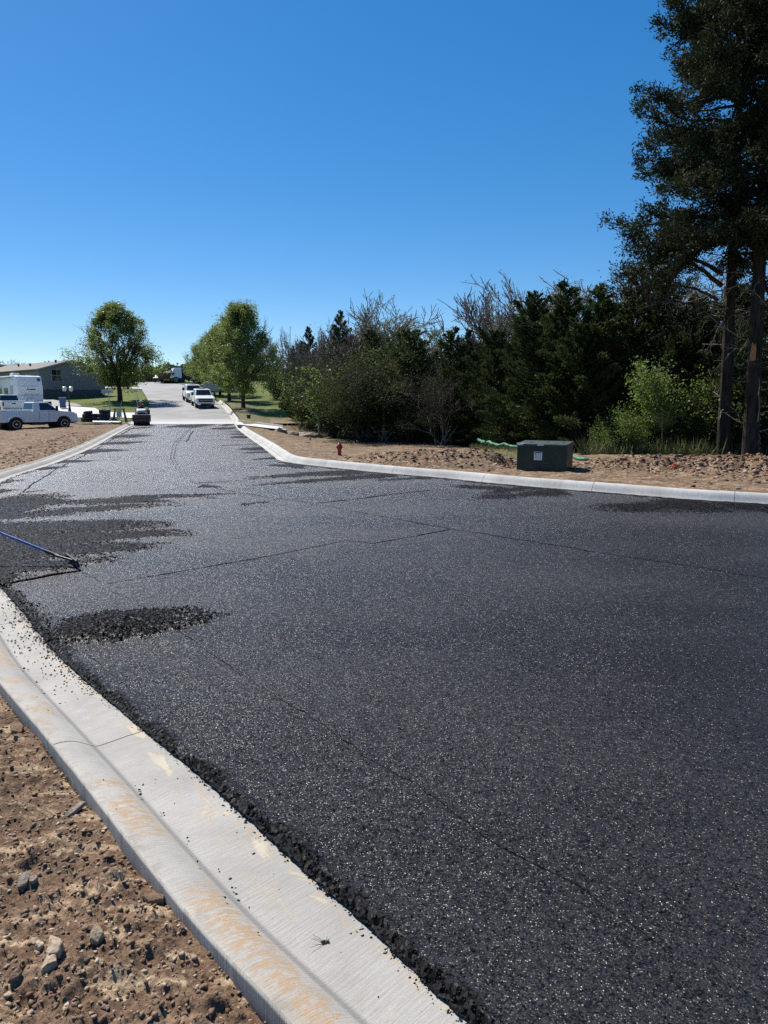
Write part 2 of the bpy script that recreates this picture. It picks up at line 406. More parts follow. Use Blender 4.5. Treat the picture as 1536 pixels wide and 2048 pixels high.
M['lime'] = leaf('lime_leaf_mat', (.045, .085, .016), (.13, .20, .045), .42, (.20, .29, .05), .3)
M['bud'] = leaf('bud_leaf_mat', (.16, .18, .085), (.28, .29, .16), .35)
M['grassblade'] = leaf('weed_mat', (.06, .09, .025), (.22, .21, .10), .3)
def bark(name, a, b2, sc=1.0):
    m, nt, b = new_mat(name); P = objpos(nt)
    n = noise(nt, mapping(nt, P, (14*sc, 14*sc, 1.6*sc)), 1.0, 6, .7, .4)
    nt.links.new(mixc(nt, mrange(nt, n, .35, .68), a, b2), b.inputs['Base Color'])
    b.inputs['Roughness'].default_value = .95; b.inputs['Specular IOR Level'].default_value = .15
    nt.links.new(bump(nt, n, 1.0, .03), b.inputs['Normal']); return m
M['bark_cedar'] = bark('cedar_bark_mat', (.014, .012, .010), (.062, .049, .040))
M['bark_dark'] = bark('dark_bark_mat', (.03, .024, .018), (.09, .075, .06), .5)
M['bark_grey'] = bark('grey_bark_mat', (.11, .10, .09), (.30, .275, .25), .5)
M['dead_twig'] = bark('dead_twig_mat', (.12, .095, .07), (.30, .26, .21), .5)
M['fresh_wood'] = simple('torn_wood_mat', (.42, .18, .07), .8)
# made things
M['white_paint'] = simple('white_car_paint_mat', (.82, .81, .79), .28, 0, .03, 1.5, .5, 0, .6)
M['glass'] = simple('dark_glass_mat', (.012, .016, .020), .07, 0, .1, 2, .7)
M['black'] = simple('black_plastic_mat', (.018, .018, .019), .5)
M['rubber'] = simple('tyre_rubber_mat', (.022, .021, .020), .85, 0, .25, 9)
M['chrome'] = simple('bright_metal_mat', (.62, .62, .63), .25, .9, .05)
M['lamp_lens'] = simple('headlamp_lens_mat', (.55, .57, .60), .12, 0, .1)
M['amber'] = simple('amber_lens_mat', (.65, .22, .03), .25)
M['red_lens'] = simple('red_lens_mat', (.28, .015, .012), .25)
M['green_box'] = simple('dark_green_steel_mat', (.010, .020, .011), .5, 0, .25, 4)
M['green_top'] = simple('pale_green_lid_mat', (.040, .055, .040), .5, 0, .3, 7)  # lid green, paler than the cabinet sides
M['pad'] = simple('pad_concrete_mat', (.34, .31, .27), .9, 0, .2)
M['label_white'] = simple('label_white_mat', (.72, .72, .74), .5, 0, .04)
M['label_red'] = simple('label_red_mat', (.45, .10, .05), .5)
M['steel'] = simple('worn_steel_mat', (.30, .30, .30), .4, .7, .2, 10)
M['hydrant'] = simple('hydrant_red_mat', (.30, .016, .022), .45, 0, .3, 12)
M['cone'] = simple('cone_orange_mat', (.72, .10, .03), .5, 0, .1)
M['white_band'] = simple('white_band_mat', (.75, .75, .75), .4)
M['blue_handle'] = simple('blue_fibreglass_mat', (.008, .075, .33), .3, 0, .2, 14)
M['teal'] = simple('teal_pipe_mat', (.03, .24, .17), .4)
M['white_pipe'] = simple('white_pipe_mat', (.72, .78, .76), .4)
M['coil'] = simple('black_pipe_mat', (.024, .024, .026), .6, 0, .3, 20, .4, .5)
M['wood'] = simple('weathered_wood_mat', (.16, .115, .075), .85, 0, .3, 9)
M['sign'] = simple('sign_back_mat', (.32, .36, .36), .45, .3, .1)
M['post'] = simple('galvanised_post_mat', (.36, .38, .36), .5, .4, .15)
M['bin'] = simple('blue_bin_mat', (.018, .055, .17), .45, 0, .15)
M['bin_lid'] = simple('pale_blue_lid_mat', (.22, .28, .38), .5, 0, .2)  # lid blue, much paler than the tub
M['globe'] = simple('white_globe_mat', (.84, .84, .84), .25, 0, .02)
M['iron'] = simple('black_iron_mat', (.020, .020, .023), .45)
M['rust_paint'] = simple('dull_red_machine_mat', (.13, .035, .028), .5, 0, .35, 7)
M['drum'] = simple('roller_drum_mat', (.11, .085, .085), .4, .6, .3, 9)
M['hood'] = simple('pale_machine_hood_mat', (.50, .53, .55), .35, 0, .1)
M['skin'] = simple('skin_mat', (.38, .20, .13), .55, 0, .1)
M['vest'] = simple('orange_shirt_mat', (.32, .10, .055), .8, 0, .3)
M['trousers'] = simple('dark_trousers_mat', (.03, .032, .045), .85, 0, .3)
M['hat'] = simple('pale_hat_mat', (.45, .40, .32), .8)
M['yellow'] = simple('yellow_machine_mat', (.50, .36, .05), .5, 0, .25)
M['tan_load'] = simple('tan_load_mat', (.36, .30, .20), .9, 0, .3)
M['green_sock'] = simple('green_mesh_sock_mat', (.05, .20, .11), .6, 0, .5, 9, .3, .5)
def siding(name, col, step=.2, horiz=True):
    m, nt, b = new_mat(name); P = objpos(nt)
    sp = nd(nt, 'ShaderNodeSeparateXYZ'); nt.links.new(P, sp.inputs[0])
    fr = mth(nt, 'FRACT', mth(nt, 'DIVIDE', sp.outputs[2] if horiz else sp.outputs[1], step))
    n = noise(nt, P, .8, 4)
    nt.links.new(mixc(nt, mrange(nt, n, .3, .7), tuple(c*.9 for c in col), col), b.inputs['Base Color'])
    nt.links.new(bump(nt, fr, .6, .02), b.inputs['Normal']); b.inputs['Roughness'].default_value = .65; return m
M['siding'] = siding('grey_siding_mat', (.235, .235, .25))
M['skirt'] = siding('dark_skirting_mat', (.075, .088, .105), .3, False)
M['trim'] = simple('house_trim_mat', (.32, .34, .36), .6)
m, nt, b = new_mat('shingle_mat'); M['shingle'] = m; P = objpos(nt)
a = mixc(nt, mrange(nt, noise(nt, mapping(nt, P, (2, 2, 6)), 1.5, 5, .7), .3, .7), (.15, .135, .115), (.24, .215, .185))
nt.links.new(a, b.inputs['Base Color']); b.inputs['Roughness'].default_value = .95
M['rv'] = simple('trailer_shell_mat', (.66, .67, .68), .35, 0, .05, 1.2)
M['rv_grey'] = simple('trailer_grey_mat', (.34, .36, .38), .4)
M['van_shell'] = simple('dusty_van_mat', (.34, .38, .37), .4, 0, .12, 1.2)
# ------------------------------------------------------------------ kerb lines (asphalt edge), as ground points
def curve_from(px, extra_start=(), extra_end=(), win=1.0):
    pts = [np.array(p, float) for p in extra_start]+[G(*p)[:2] for p in px]+[np.array(p, float) for p in extra_end]
    pts = np.array(pts); s = np.r_[0, np.cumsum(np.linalg.norm(np.diff(pts, axis=0), axis=1))]
    # Catmull-Rom in arc length
    S = np.arange(0, s[-1], 0.05); out = np.zeros((len(S), 2))
    m = np.gradient(pts, s, axis=0)
    k = np.clip(np.searchsorted(s, S, side='right')-1, 0, len(s)-2)
    h = (s[k+1]-s[k]); t = (S-s[k])/h
    h00 = 2*t**3-3*t**2+1; h10 = t**3-2*t**2+t; h01 = -2*t**3+3*t**2; h11 = t**3-t**2
    out = h00[:, None]*pts[k]+(h10*h)[:, None]*m[k]+h01[:, None]*pts[k+1]+(h11*h)[:, None]*m[k+1]
    n = int(win/0.05)|1; pad = n//2
    q = np.vstack([2*out[0]-out[1:pad+1][::-1], out, 2*out[-1]-out[-pad-1:-1][::-1]])
    ker = np.hanning(n+2)[1:-1]; ker /= ker.sum()
    return np.stack([np.convolve(q[:, 0], ker, 'valid'), np.convolve(q[:, 1], ker, 'valid')], 1)
KL = curve_from([(948, 2048), (852, 1957), (722, 1832), (620, 1742), (500, 1632), (400, 1545), (300, 1465), (200, 1382), (130, 1320), (40, 1214), (0, 1170), (0, 964), (117, 923), (168, 902), (234, 867), (262, 852), (276, 841)],
                extra_start=[(2.95, -1.8), (1.97, -.5)], win=1.0)
KR = curve_from([(1536, 1009), (1368, 999), (1236, 988), (1120, 979), (1012, 970), (888, 957), (779, 948), (684, 938), (607, 930), (566, 923), (545, 911), (530, 899), (498, 876), (476, 859), (468, 848), (456, 828), (447, 816), (432, 803)],
                extra_start=[(9, -4), (12, -1), (13.6, 3), (13.4, 7), (12.2, 10.4), (10, 12.6)], win=1.6)
def arc(c): return np.r_[0, np.cumsum(np.linalg.norm(np.diff(c, axis=0), axis=1))]
def normals(c, side):
    t = np.gradient(c, axis=0); t /= np.linalg.norm(t, axis=1)[:, None]
    return np.stack([-t[:, 1], t[:, 0]], 1)*side
PROF = [(-.06, -.045), (.0, -.032), (.10, -.034), (.22, -.040), (.31, -.046), (.345, -.044), (.375, -.030), (.405, -.004), (.435, .028), (.465, .058), (.50, .082), (.54, .096), (.58, .104), (.625, .105), (.648, .102), (.657, .094), (.661, .07), (.664, -.02), (.664, -.30)]
PROF = [(-.30, -.031)]+[(t if t <= 0 else (t*.81 if t < .345 else .28+(t-.345)*.86), z) for t, z in PROF]
LOW = [(t, z if z < -.02 or t > .545 else -.02+(z+.02)*.52) for t, z in PROF]; TALL = [(t, z if z < -.02 or t > .545 else -.02+(z+.02)*1.5) for t, z in PROF]
BACK = .5465
def kerb(name, c, side, mat, prof=PROF, seed=0):
    S = arc(c); seg = np.unique(np.r_[np.searchsorted(S, np.arange(0, S[-1], .10)), len(S)-1]); seg = np.clip(seg, 0, len(S)-1)
    cc = c[seg]; n = normals(c, side)[seg]; s = S[seg]
    t = np.array([p[0] for p in prof]); z = np.array([p[1] for p in prof])
    wob = (vn(s*1.3, s*0, 3+seed)-.5)*.012
    P = np.zeros((len(seg), len(t), 3))
    tt = t[None, :]+np.where(t[None, :] > .42, wob[:, None], 0)
    P[..., :2] = cc[:, None, :]+n[:, None, :]*tt[..., None]
    chip = (vn(s[:, None]*11+0*tt, tt*40, 9+seed)-.5)*.006*(tt > .5)
    P[..., 2] = z[None, :]+hill(cc[:, 1])[:, None]+chip+(vn(s*.4, s*0, 5)[:, None]-.5)*.012
    uv = np.zeros((len(seg), len(t), 2)); uv[..., 0] = s[:, None]; uv[..., 1] = t[None, :]
    o = grid_obj(name, P, mat, flip=(side < 0), uv=uv)
    return tag(o, kind='structure')
_d = .07*sm(2.9, 1.8, KL[:, 1])-.045*np.exp(-((KL[:, 1]-3.4)/.9)**2)
KK = KL-normals(KL, 1)*_d[:, None]
kerb('kerb_left', KK, 1, M['kerb'], LOW)
kerb('kerb_right', KR, -1, M['kerb_pale'], TALL, seed=7)
BL = KK+normals(KL, 1)*BACK; BR = KR-normals(KR, 1)*BACK
def xof(c, y):
    k = np.argsort(c[:, 1], kind='stable'); return np.interp(y, c[k, 1], c[k, 0])
def rows(y0, y1, g):
    n = int(math.log(y1/y0)/g)+1; return y0*np.exp(np.linspace(0, math.log(y1/y0), n))
# ------------------------------------------------------------------ asphalt
END = 60.6
ya = np.r_[np.linspace(-4, 1.4, 40), rows(1.42, END, .0042)]
xl = xof(KL, ya)-.0; xr = np.where(ya < 13.2, np.interp(ya, [-4, -1, 3, 7, 10.4, 12.6, 13.2], [9, 12, 13.6, 13.4, 12.2, 10, xof(KR, 13.2)]), xof(KR, ya))
u = np.linspace(0, 1, 520); u = .55*u+.45*u**1.6
XA = xl[:, None]+(xr-xl)[:, None]*u[None, :]; YA = ya[:, None]+0*XA
def pxy(px, py): g = G(px, py); return g[0], g[1]
loose = np.zeros_like(XA); HY = CAMH*F
wx = (fbm(XA*1.6, YA*1.2, 21, 3)-.5)*.5; wy = (fbm(XA*.9, YA*2.2, 31, 3)-.5)
strk = fbm(XA*.8, YA*7/np.maximum(1, YA/9), 41, 4)
def streak(x0, y0, x1, y1, h0, h1=1.5, amp=1.0):
    global loose
    a = pxy(x0, y0); b = pxy(x1, y1)
    ww0 = h0*a[1]**2/HY; ww1 = h1*b[1]**2/HY
    dx = b[0]-a[0]; uu = (XA-a[0])/dx
    ln = uu+wx*.25*(2.5/max(1.0, abs(dx)))
    yc = a[1]+(b[1]-a[1])*uu; w = ww0+(ww1-ww0)*np.clip(uu, 0, 1)
    d = np.abs(YA-yc+wy*ww0*.9)/w
    tipn = np.clip(uu, 0, 1)
    k = (1-sm(.55, 1.35, d+(strk-.5)*(.7+1.5*tipn)))*(1-sm(.62, 1.12, ln+(strk-.5)*.9))*sm(-.06, .02, uu)
    loose = np.maximum(loose, k*amp)
for s in [(-60, 1016, 378, 993, 27, 3), (-60, 1036, 300, 1012, 18, 4), (-60, 1058, 275, 1052, 24, 5), (-60, 1088, 305, 1070, 26, 5), (-60, 1110, 262, 1096, 24, 4), (-60, 1138, 168, 1128, 26, 7), (-60, 1160, 60, 1150, 20, 8),
          (-30, 972, 62, 958, 14, 4), (-20, 985, 40, 980, 8, 3), (40, 950, 78, 942, 7, 2), (60, 940, 178, 932, 6, 2), (90, 926, 252, 920, 6, 2), (150, 906, 262, 900, 7, 2), (165, 903, 285, 902, 5, 1.5), (195, 888, 285, 885, 5, 1.5), (222, 873, 312, 872, 5, 1.5), (262, 857, 305, 855, 3, 1), (48, 985, 84, 982, 1.6, 1),
          (470, 857, 425, 857, 3, 1), (487, 864, 436, 864, 2, .8), (492, 869, 438, 868, 2, .8), (502, 874, 446, 875, 3, 1), (520, 888, 440, 892, 1.6, .8), (536, 896, 438, 899, 5, 1.5), (545, 904, 476, 906, 2.5, 1), (556, 916, 508, 919, 2.5, 1), (610, 933, 548, 931, 4, 1.5), (470, 849, 440, 850, 3, 1),
          (345, 852, 408, 853, 3.5, 2), (408, 853, 380, 850, 3.5, 2),
          (730, 944, 545, 953, 5, 2), (790, 950, 560, 968, 5, 2), (860, 955, 745, 962, 4, 2), (1010, 978, 870, 972, 5, 3), (1125, 984, 925, 998, 8, 4), (1070, 976, 960, 988, 5, 3), (1420, 1010, 1190, 1018, 14, 8), (1560, 1018, 1400, 1012, 12, 8), (480, 1010, 530, 1005, 2, 1),
          (400, 972, 435, 975, 3, 1)]:
    streak(*s)
# dark raked strip along both kerbs
SL = np.abs(XA-xl[:, None])*.8; SR = np.abs(xr[:, None]-XA)*.7
edge_n = fbm(XA*5, YA*5, 51, 4)
eL = 1-sm(.03, .12, SL+(edge_n-.5)*.12); eR = 1-sm(.10, .42, SR+(edge_n-.5)*.35)
loose = np.maximum(loose, np.maximum(eL, np.where(YA < 24, eR, eR*.3)))
# the dropped heap near the kerb
pa = np.array(pxy(72, 1278)); pb = np.array(pxy(408, 1228)); pm = (pa+pb)/2; pd = pb-pa; pl = np.linalg.norm(pd); pd /= pl; pn = np.array([-pd[1], pd[0]])
def heap(x, y):
    a = ((x-pm[0])*pd[0]+(y-pm[1])*pd[1])/(pl/2); b = ((x-pm[0])*pn[0]+(y-pm[1])*pn[1])/.47
    wob = (fbm(x*3, y*3, 61, 3)-.5)*.9
    return np.sqrt(a*a*.96+b*b)+wob*.75
hp = heap(XA, YA); hm = 1-sm(.72, 1.02, hp+(fbm(XA*22, YA*22, 66, 2)-.5)*.45); loose = np.maximum(loose, hm)
lf = fbm(XA*38, YA*38, 71, 2)
lm = np.clip((loose-.5)*2.2+.5+(lf-.5)*3.2*np.clip(4*loose*(1-loose), 0, 1), 0, 1)
edge_drop = -.03*(1-sm(0, .07, SL))
bumpy = (vn(XA*70, YA*70, 81)-.5)*.014+(vn(XA*30, YA*30, 82)-.5)*.012
ZA = .012*np.clip(loose*2, 0, 1)+bumpy*lm*np.clip(1.5-YA/30, .4, 1)*(1-.62*eL*(YA < 9))+(fbm(XA*.7, YA*.7, 91, 3)-.5)*.012
ZA += np.clip(1-hp, 0, 1)*.10*hm+edge_drop+(vn(XA*45, YA*45, 84)-.5)*.011*eL
ZA += hill(YA)
PA = np.stack([XA+(vn(XA*30, YA*30, 85)-.5)*.02*(SL < .02), YA, ZA], -1)
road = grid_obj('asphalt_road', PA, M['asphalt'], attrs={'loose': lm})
# grid is rows in y, cols in x -> normals up
tag(road, kind='structure')
# transverse and lengthwise joints left by the paver
def ribbon(name, pts, w, h, mat, seed=0, step=.05, lo=1.0):
    g = np.array([G(*p)[:2] for p in pts]); s = arc(g); S = np.arange(0, s[-1], step)
    c = np.stack([np.interp(S, s, g[:, 0]), np.interp(S, s, g[:, 1])], 1)
    c += ((vn(S*2.2, S*0, seed)-.5)*.05)[:, None]+((vn(S*9, S*0, seed+1)-.5)*.03)[:, None]
    n = normals(c, 1); sc = np.maximum(.5, c[:, 1]/14)
    gap = .55+.45*sm(.25, .6, vn(S*3.5, S*0, seed+2))
    t = np.array([-1, -.55, .0, .55, 1.0]); zz = np.array([-.004, .6, 1.0, .35, -.004])
    P = np.zeros((len(S), 5, 3)); P[..., :2] = c[:, None]+n[:, None]*(t[None]*w*(sc*gap)[:, None])[..., None]
    P[..., 2] = hill(c[:, 1])[:, None]+.004+zz[None]*h*gap[:, None]+(vn(P[..., 0]*60, P[..., 1]*60, 4)-.5)*.004
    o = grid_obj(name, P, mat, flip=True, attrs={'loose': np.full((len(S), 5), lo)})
    return tag(o, kind='structure')
for i, (pts, w, h) in enumerate([
    ([(406, 972), (520, 992), (640, 1010), (760, 1033), (905, 1058), (1100, 1090), (1300, 1120), (1600, 1168)], .014, .005),
    ([(215, 1168), (380, 1140), (540, 1112), (600, 1100), (692, 1081), (712, 1083), (742, 1088), (800, 1078), (905, 1058)], .016, .006),
    ([(164, 1142), (270, 1205), (400, 1290), (560, 1395), (700, 1490), (900, 1620), (1100, 1745), (1330, 1890)], .005, .0035),
    ([(633, 1007), (700, 1000), (785, 989), (860, 981)], .016, .012),
    ([(20, 1000), (70, 966), (114, 938), (180, 905), (262, 858), (272, 853)], .016, .012),
    ([(40, 1224), (200, 1330), (330, 1420), (520, 1560)], .003, .002),
    ([(0, 1171), (60, 1160), (110, 1150), (165, 1142)], .03, .022),
    ([(390, 967), (470, 962), (560, 955), (650, 948)], .012, .008),
    ([(356, 882), (400, 880), (470, 880), (505, 881)], .010, .008),
    ]): ribbon('asphalt_joint', pts, w, h, M['asphalt'], 7*i)
# the double ridge that winds up the middle
for off in (0, 7):
    ribbon('asphalt_ridge', [(378+off*.5, 857), (366+off*.6, 868), (352+off*.7, 882), (344+off, 893), (342+off, 905), (341+off*.9, 921), (350+off*1.1, 938), (364+off*1.4, 951), (386+off*2, 966)], .018, .014, M['asphalt'], 91, lo=.25)
ribbon('asphalt_ridge', [(386, 862), (380, 872), (372, 884)], .014, .012, M['asphalt'], 95)
# crumbs of loose mix
rng = rs(5)
def on_road(n, cond, seed):
    r = rs(seed); return r
i_ = rng.randint(0, XA.shape[0]*XA.shape[1], 700000)
w_ = hm.ravel()[i_]; pick = i_[rng.rand(len(i_)) < w_*.95][:14000]
cp = PA.reshape(-1, 3)[pick]+rng.normal(0, .006, (len(pick), 3))*[1, 1, .4]+[0, 0, .003]
cs = rng.uniform(.0025, .0075, len(pick))
w2 = (eL.ravel()[i_] > .25) & (YA.ravel()[i_] < 9); p2 = i_[w2][:5500]
cp2 = PA.reshape(-1, 3)[p2]+rng.normal(0, .008, (len(p2), 3))*[1, 1, .2]-[0, 0, .002]; cs2 = rng.uniform(.002, .0046, len(p2))
w3 = (lm.ravel()[i_] > .15) & (lm.ravel()[i_] < .9) & (YA.ravel()[i_] > 6) & (YA.ravel()[i_] < 22) & (eR.ravel()[i_] < .2); p3 = i_[w3][:9000]
cp3 = PA.reshape(-1, 3)[p3]; cp3 = cp3+rng.normal(0, .03, cp3.shape)*[1.5, 1, .03]+[0, 0, .003]; cs3 = rng.uniform(.005, .014, len(p3))
# spilled on the gutter
nl = normals(KL, 1); SLn = arc(KL)
def gutter_pts(n, y0, y1, tm, seed, pw=2.2):
    r = rs(seed); ok = np.where((KL[:, 1] > y0) & (KL[:, 1] < y1))[0]; k = r.choice(ok, n); t = tm*r.rand(n)**pw
    p = KL[k]+nl[k]*t[:, None]+r.normal(0, .01, (n, 2))
    z = np.interp(t, [q[0] for q in LOW], [q[1] for q in LOW])
    return np.c_[p, z+.003]
g1 = gutter_pts(420, 4.9, 7.4, .30, 3); g2 = gutter_pts(70, 2.9, 3.9, .34, 4, 1.2); g3 = gutter_pts(60, 1.5, 5, .5, 8, 1.0); g4 = gutter_pts(500, 1.4, 8, .035, 9, 1.0)
cp4 = np.vstack([g1, g2, g3, g4]); cs4 = rng.uniform(.0022, .0065, len(cp4)); cs4[:490] *= 1.3
stones('asphalt_crumbs', np.vstack([cp, cp2, cp3, cp4]), np.r_[cs, cs2, cs3, cs4], M['crumb'], 11, .8)['kind'] = 'stuff'
# ------------------------------------------------------------------ ground left of the kerb (graded dirt lot)
yd = np.r_[np.linspace(-3, 1.0, 60), rows(1.01, 66, .0040)]
td = np.r_[np.linspace(0, 1.9, 300), 1.9+np.exp(np.linspace(math.log(.01), math.log(46), 190))]
XD = xof(BL, yd)[:, None]-td[None, :]*1.0+.004; YD = yd[:, None]+0*XD
T = np.broadcast_to(td[None, :], XD.shape)
dz = .010+.05*(vn(YD*3.7, YD*0, 6)-.5)*(1-sm(0, .2, T))-.045*(1-sm(0, .035, T))*sm(.35, .55, vn(YD*3.1, YD*0, 3))
big = (fbm(XD*1.1, YD*1.1, 101, 4)-.5)*.10; med = (fbm(XD*6, YD*6, 111, 4)-.5)*.055
cl = np.clip(vn(XD*24, YD*24, 121)-.5, 0, 1)*.06+np.clip(vn(XD*55, YD*55, 131)-.45, 0, 1)*.034+np.clip(vn(XD*95, YD*95, 132)-.45, 0, 1)*.014
cl2 = np.clip(vn(XD*12, YD*12, 122)-.55, 0, 1)*.07
rough_m = sm(.38, .62, fbm(XD*.9+3, YD*.9, 141, 3)); nearf = np.clip(9/np.maximum(YD, 1), .35, 1)
fade = sm(0, .10, T)
ZD = dz+(big*sm(0, .8, T)+med*fade*(.4+.6*rough_m))+(cl+cl2*rough_m)*(.30+.5*rough_m)*(.3+.7*fade)*nearf
ZD = np.where(YD > 12, dz+(fbm(XD*.5, YD*.5, 151, 4)-.5)*.16*sm(0, 1.5, T)+med*.8*fade+cl2*.5, ZD)
ZD = np.minimum(ZD, .045+T*.25)
ZD += .04*sm(10, 18, YD)+hill(YD)
tintD = np.zeros_like(XD)
# wheel tracks
for (a, b) in (((0, 905), (20, 872)), ((-12, 900), (6, 872))):
    pa_ = G(*a); pb_ = G(*b); d = pb_[:2]-pa_[:2]; d /= np.linalg.norm(d)
    q = np.abs((XD-pa_[0])*d[1]-(YD-pa_[1])*d[0]); ZD -= .06*np.exp(-(q/.35)**2)*(YD > 17)
lit = np.zeros_like(XD)
grD = np.clip(sm(57, 61, YD)+(fbm(XD*.8, YD*.5, 161, 4)-.62)*1.2*sm(44, 58, YD), 0, .6)
o = grid_obj('dirt_lot', np.stack([XD, YD, ZD], -1), M['soil'], flip=True, attrs={'tint': tintD, 'grass': grD*.6, 'litter': lit})
tag(o, kind='structure')
def near_dirt(n, y0, y1, t0, t1, smin, smax, seed, name, mat, flat=.6, pw=2.5, sink=.2):
    r = rs(seed); ri = np.where((yd > y0) & (yd < y1))[0]; ci = np.where((td >= t0) & (td < t1))[0]
    i = r.choice(ri, n); j = r.choice(ci, n)
    p = np.stack([XD[i, j], YD[i, j], ZD[i, j]], 1)+r.normal(0, .004, (n, 3))*[1, 1, 0]
    s = smin+(smax-smin)*r.rand(n)**pw; p[:, 2] += s*flat*(.5-sink)
    return stones(name, p, s, mat, seed, flat)
near_dirt(30000, 1.0, 6.5, .0, 2.6, .002, .014, 21, 'dirt_clods', M['clod'], .7, 5)['kind'] = 'stuff'
near_dirt(16000, 1.0, 6.5, .01, 2.6, .002, .012, 22, 'gravel_pebbles', M['pebble'], .5, 4.5)['kind'] = 'stuff'
near_dirt(5000, 5.5, 45, .1, 14, .01, .06, 23, 'dirt_lumps', M['clod'], .55, 4)['kind'] = 'stuff'
def left_z(x, y):
    i = np.argmin(np.abs(yd-y)); j = np.argmin(np.abs(XD[i]-x)); return float(ZD[i, j])
# single flat stones in the foreground dirt
def slab_rock(pts, th, name, label, mat, tilt=(0, 0), seed=0, group=None):
    """pts: outline in picture pixels on the ground"""
    g = np.array([G(px, py, -.05)[:2] for px, py in pts]); c = g.mean(0); z = left_z(*c)
    r = rs(seed); n = len(pts); g = g-c
    top = [(x*.86, y*.86, th*(1+.2*r.randn())) for x, y in g]; mid_ = [(x*1.0, y*1.0, th*.55) for x, y in g]; bot = [(x*.9, y*.9, -th*.8) for x, y in g]
    v = bot+mid_+top+[(0.0, 0.0, th*1.12)]
    f = [(i, (i+1) % n, (i+1) % n+n, i+n) for i in range(n)]+[(i+n, (i+1) % n+n, (i+1) % n+2*n, i+2*n) for i in range(n)]+[(i+2*n, (i+1) % n+2*n, 3*n) for i in range(n)]
    b = MB(); b.add(v, f); o = b.build(name, mat, None, .004)
    o.location = (c[0], c[1], z+.004); o.rotation_euler = (tilt[0], tilt[1], 0)
    return tag(o, label, 'rock', group)
GR = 'flat stones lying in the foreground dirt'
for pts, th, lab, mat, tl, sd in [
    ([(108, 1928), (128, 1935), (133, 1946), (122, 1966), (104, 1972), (98, 1958)], .022, 'largest tan flat stone in the foreground dirt, upper half of a broken pair', 'rock', (.1, -.25), 1),
    ([(100, 1964), (118, 1968), (119, 1980), (100, 1996), (86, 1998), (92, 1980)], .018, 'tan flat stone touching the largest stone, lower half of the broken pair', 'rock', (0, -.2), 2),
    ([(190, 1904), (205, 1906), (212, 1916), (198, 1930), (182, 1928)], .026, 'pointed pale wedge stone right of the broken pair in the dirt', 'rock', (.2, .1), 3),
    ([(64, 1922), (80, 1919), (86, 1925), (74, 1934), (60, 1934)], .012, 'small pale oval stone upper left of the broken pair', 'pebble', (.1, 0), 4),
    ([(77, 1934), (90, 1935), (92, 1943), (82, 1948), (74, 1943)], .014, 'small grey stone tucked just above the broken pair', 'pebble', (0, .2), 5),
    ([(40, 1795), (56, 1786), (64, 1794), (56, 1806), (38, 1812)], .018, 'rounded grey stone with black shaded side in mid dirt', 'grey_rock', (.15, .2), 6),
    ([(62, 1795), (74, 1789), (80, 1796), (70, 1804), (62, 1803)], .010, 'small smooth grey stone beside the rounded grey stone', 'grey_rock', (.1, 0), 7),
    ([(26, 2005), (44, 1992), (50, 1998), (40, 2010), (22, 2016)], .016, 'brown earthy stone near the lower left corner', 'clod', (.1, .1), 8),
    ([(285, 1835), (312, 1828), (334, 1832), (330, 1842), (300, 1846)], .024, 'long brown clod beside the kerb back in the lower foreground', 'clod', (.2, 0), 9),
    ([(128, 1662), (150, 1646), (166, 1638), (176, 1640), (150, 1656), (132, 1664)], .012, 'thin grey slate sliver on the dirt near the stained kerb', 'grey_rock', (.3, 0), 10),
    ([(22, 1478), (44, 1470), (50, 1478), (44, 1488), (24, 1490)], .024, 'dark round clod against the kerb at the left edge', 'clod', (0, 0), 11)]:
    slab_rock(pts, th, 'rock', lab, M[mat], tl, sd, GR)
# dead weed sprig lying on the gutter
c0 = G(652, 1888, -.035); b = MB(); r = rs(3)
for k in range(5):
    a = R(150)+r.randn()*.35 if k < 3 else r.rand()*6; l = .07 if k < 3 else .02; p = [c0+np.array([0, 0, .004])]
    for q in range(5): a += r.randn()*.18; p.append(p[-1]+np.array([math.cos(a)*l/5*.9, math.sin(a)*l/5*1.5, .003*r.rand()]))
    b.tube(p, .0014, 4, .0006)
for k in range(4): b.ball(tuple(c0+np.array([r.randn()*.008, r.randn()*.006, .006])), .006, 6, 4, (1.3, .8, .7))
tag(b.build('weed_sprig', M['bark_dark']), 'dry dark weed sprig lying on the pale gutter concrete', 'weed')
# ------------------------------------------------------------------ ground right of the kerb
yq = rows(6, 84, .0046)
tq = np.r_[np.linspace(0, 9, 330), 9+np.exp(np.linspace(math.log(.03), math.log(60), 150))]
XQ = xof(BR, yq)[:, None]+tq[None, :]-.004; YQ = yq[:, None]+0*XQ
# the rows near y=13 run along the kerb, so the strip starts from the kerb back
kd = np.full(XQ.shape, 9.0)
kb = BR[::6]
for k in range(0, len(kb)):
    kd = np.minimum(kd, np.hypot(XQ-kb[k, 0], YQ-kb[k, 1]))
def bump2(px, py, rx, ry, h, off=.1):
    g = G(px, py); g = (g[0], g[1]); return h*np.exp(-(((XQ-g[0])/rx)**2+((YQ-g[1])/ry)**2))
base = .115-.42*sm(24, 40, YQ)*sm(1.0, 4.0, kd)+.20*sm(46, 60, YQ)
ZQ = base+(fbm(XQ*.45, YQ*.45, 201, 4)-.5)*.22*sm(0, 1.5, kd)
mound = bump2(905, 934, 1.6, 1.3, .29)+bump2(985, 938, 1.0, 1.0, .17)+bump2(830, 932, 1.1, 1.1, .10)+bump2(765, 926, .9, 1.0, .20)
mound += bump2(1250, 945, 1.3, 1.1, .12)+bump2(1330, 948, 1.2, 1.2, .17)+bump2(1450, 950, 1.5, 1.3, .20)+bump2(1560, 960, 1.8, 1.4, .20)+bump2(1190, 940, .7, .8, .05)
ZQ += mound*sm(.12, .9, kd)
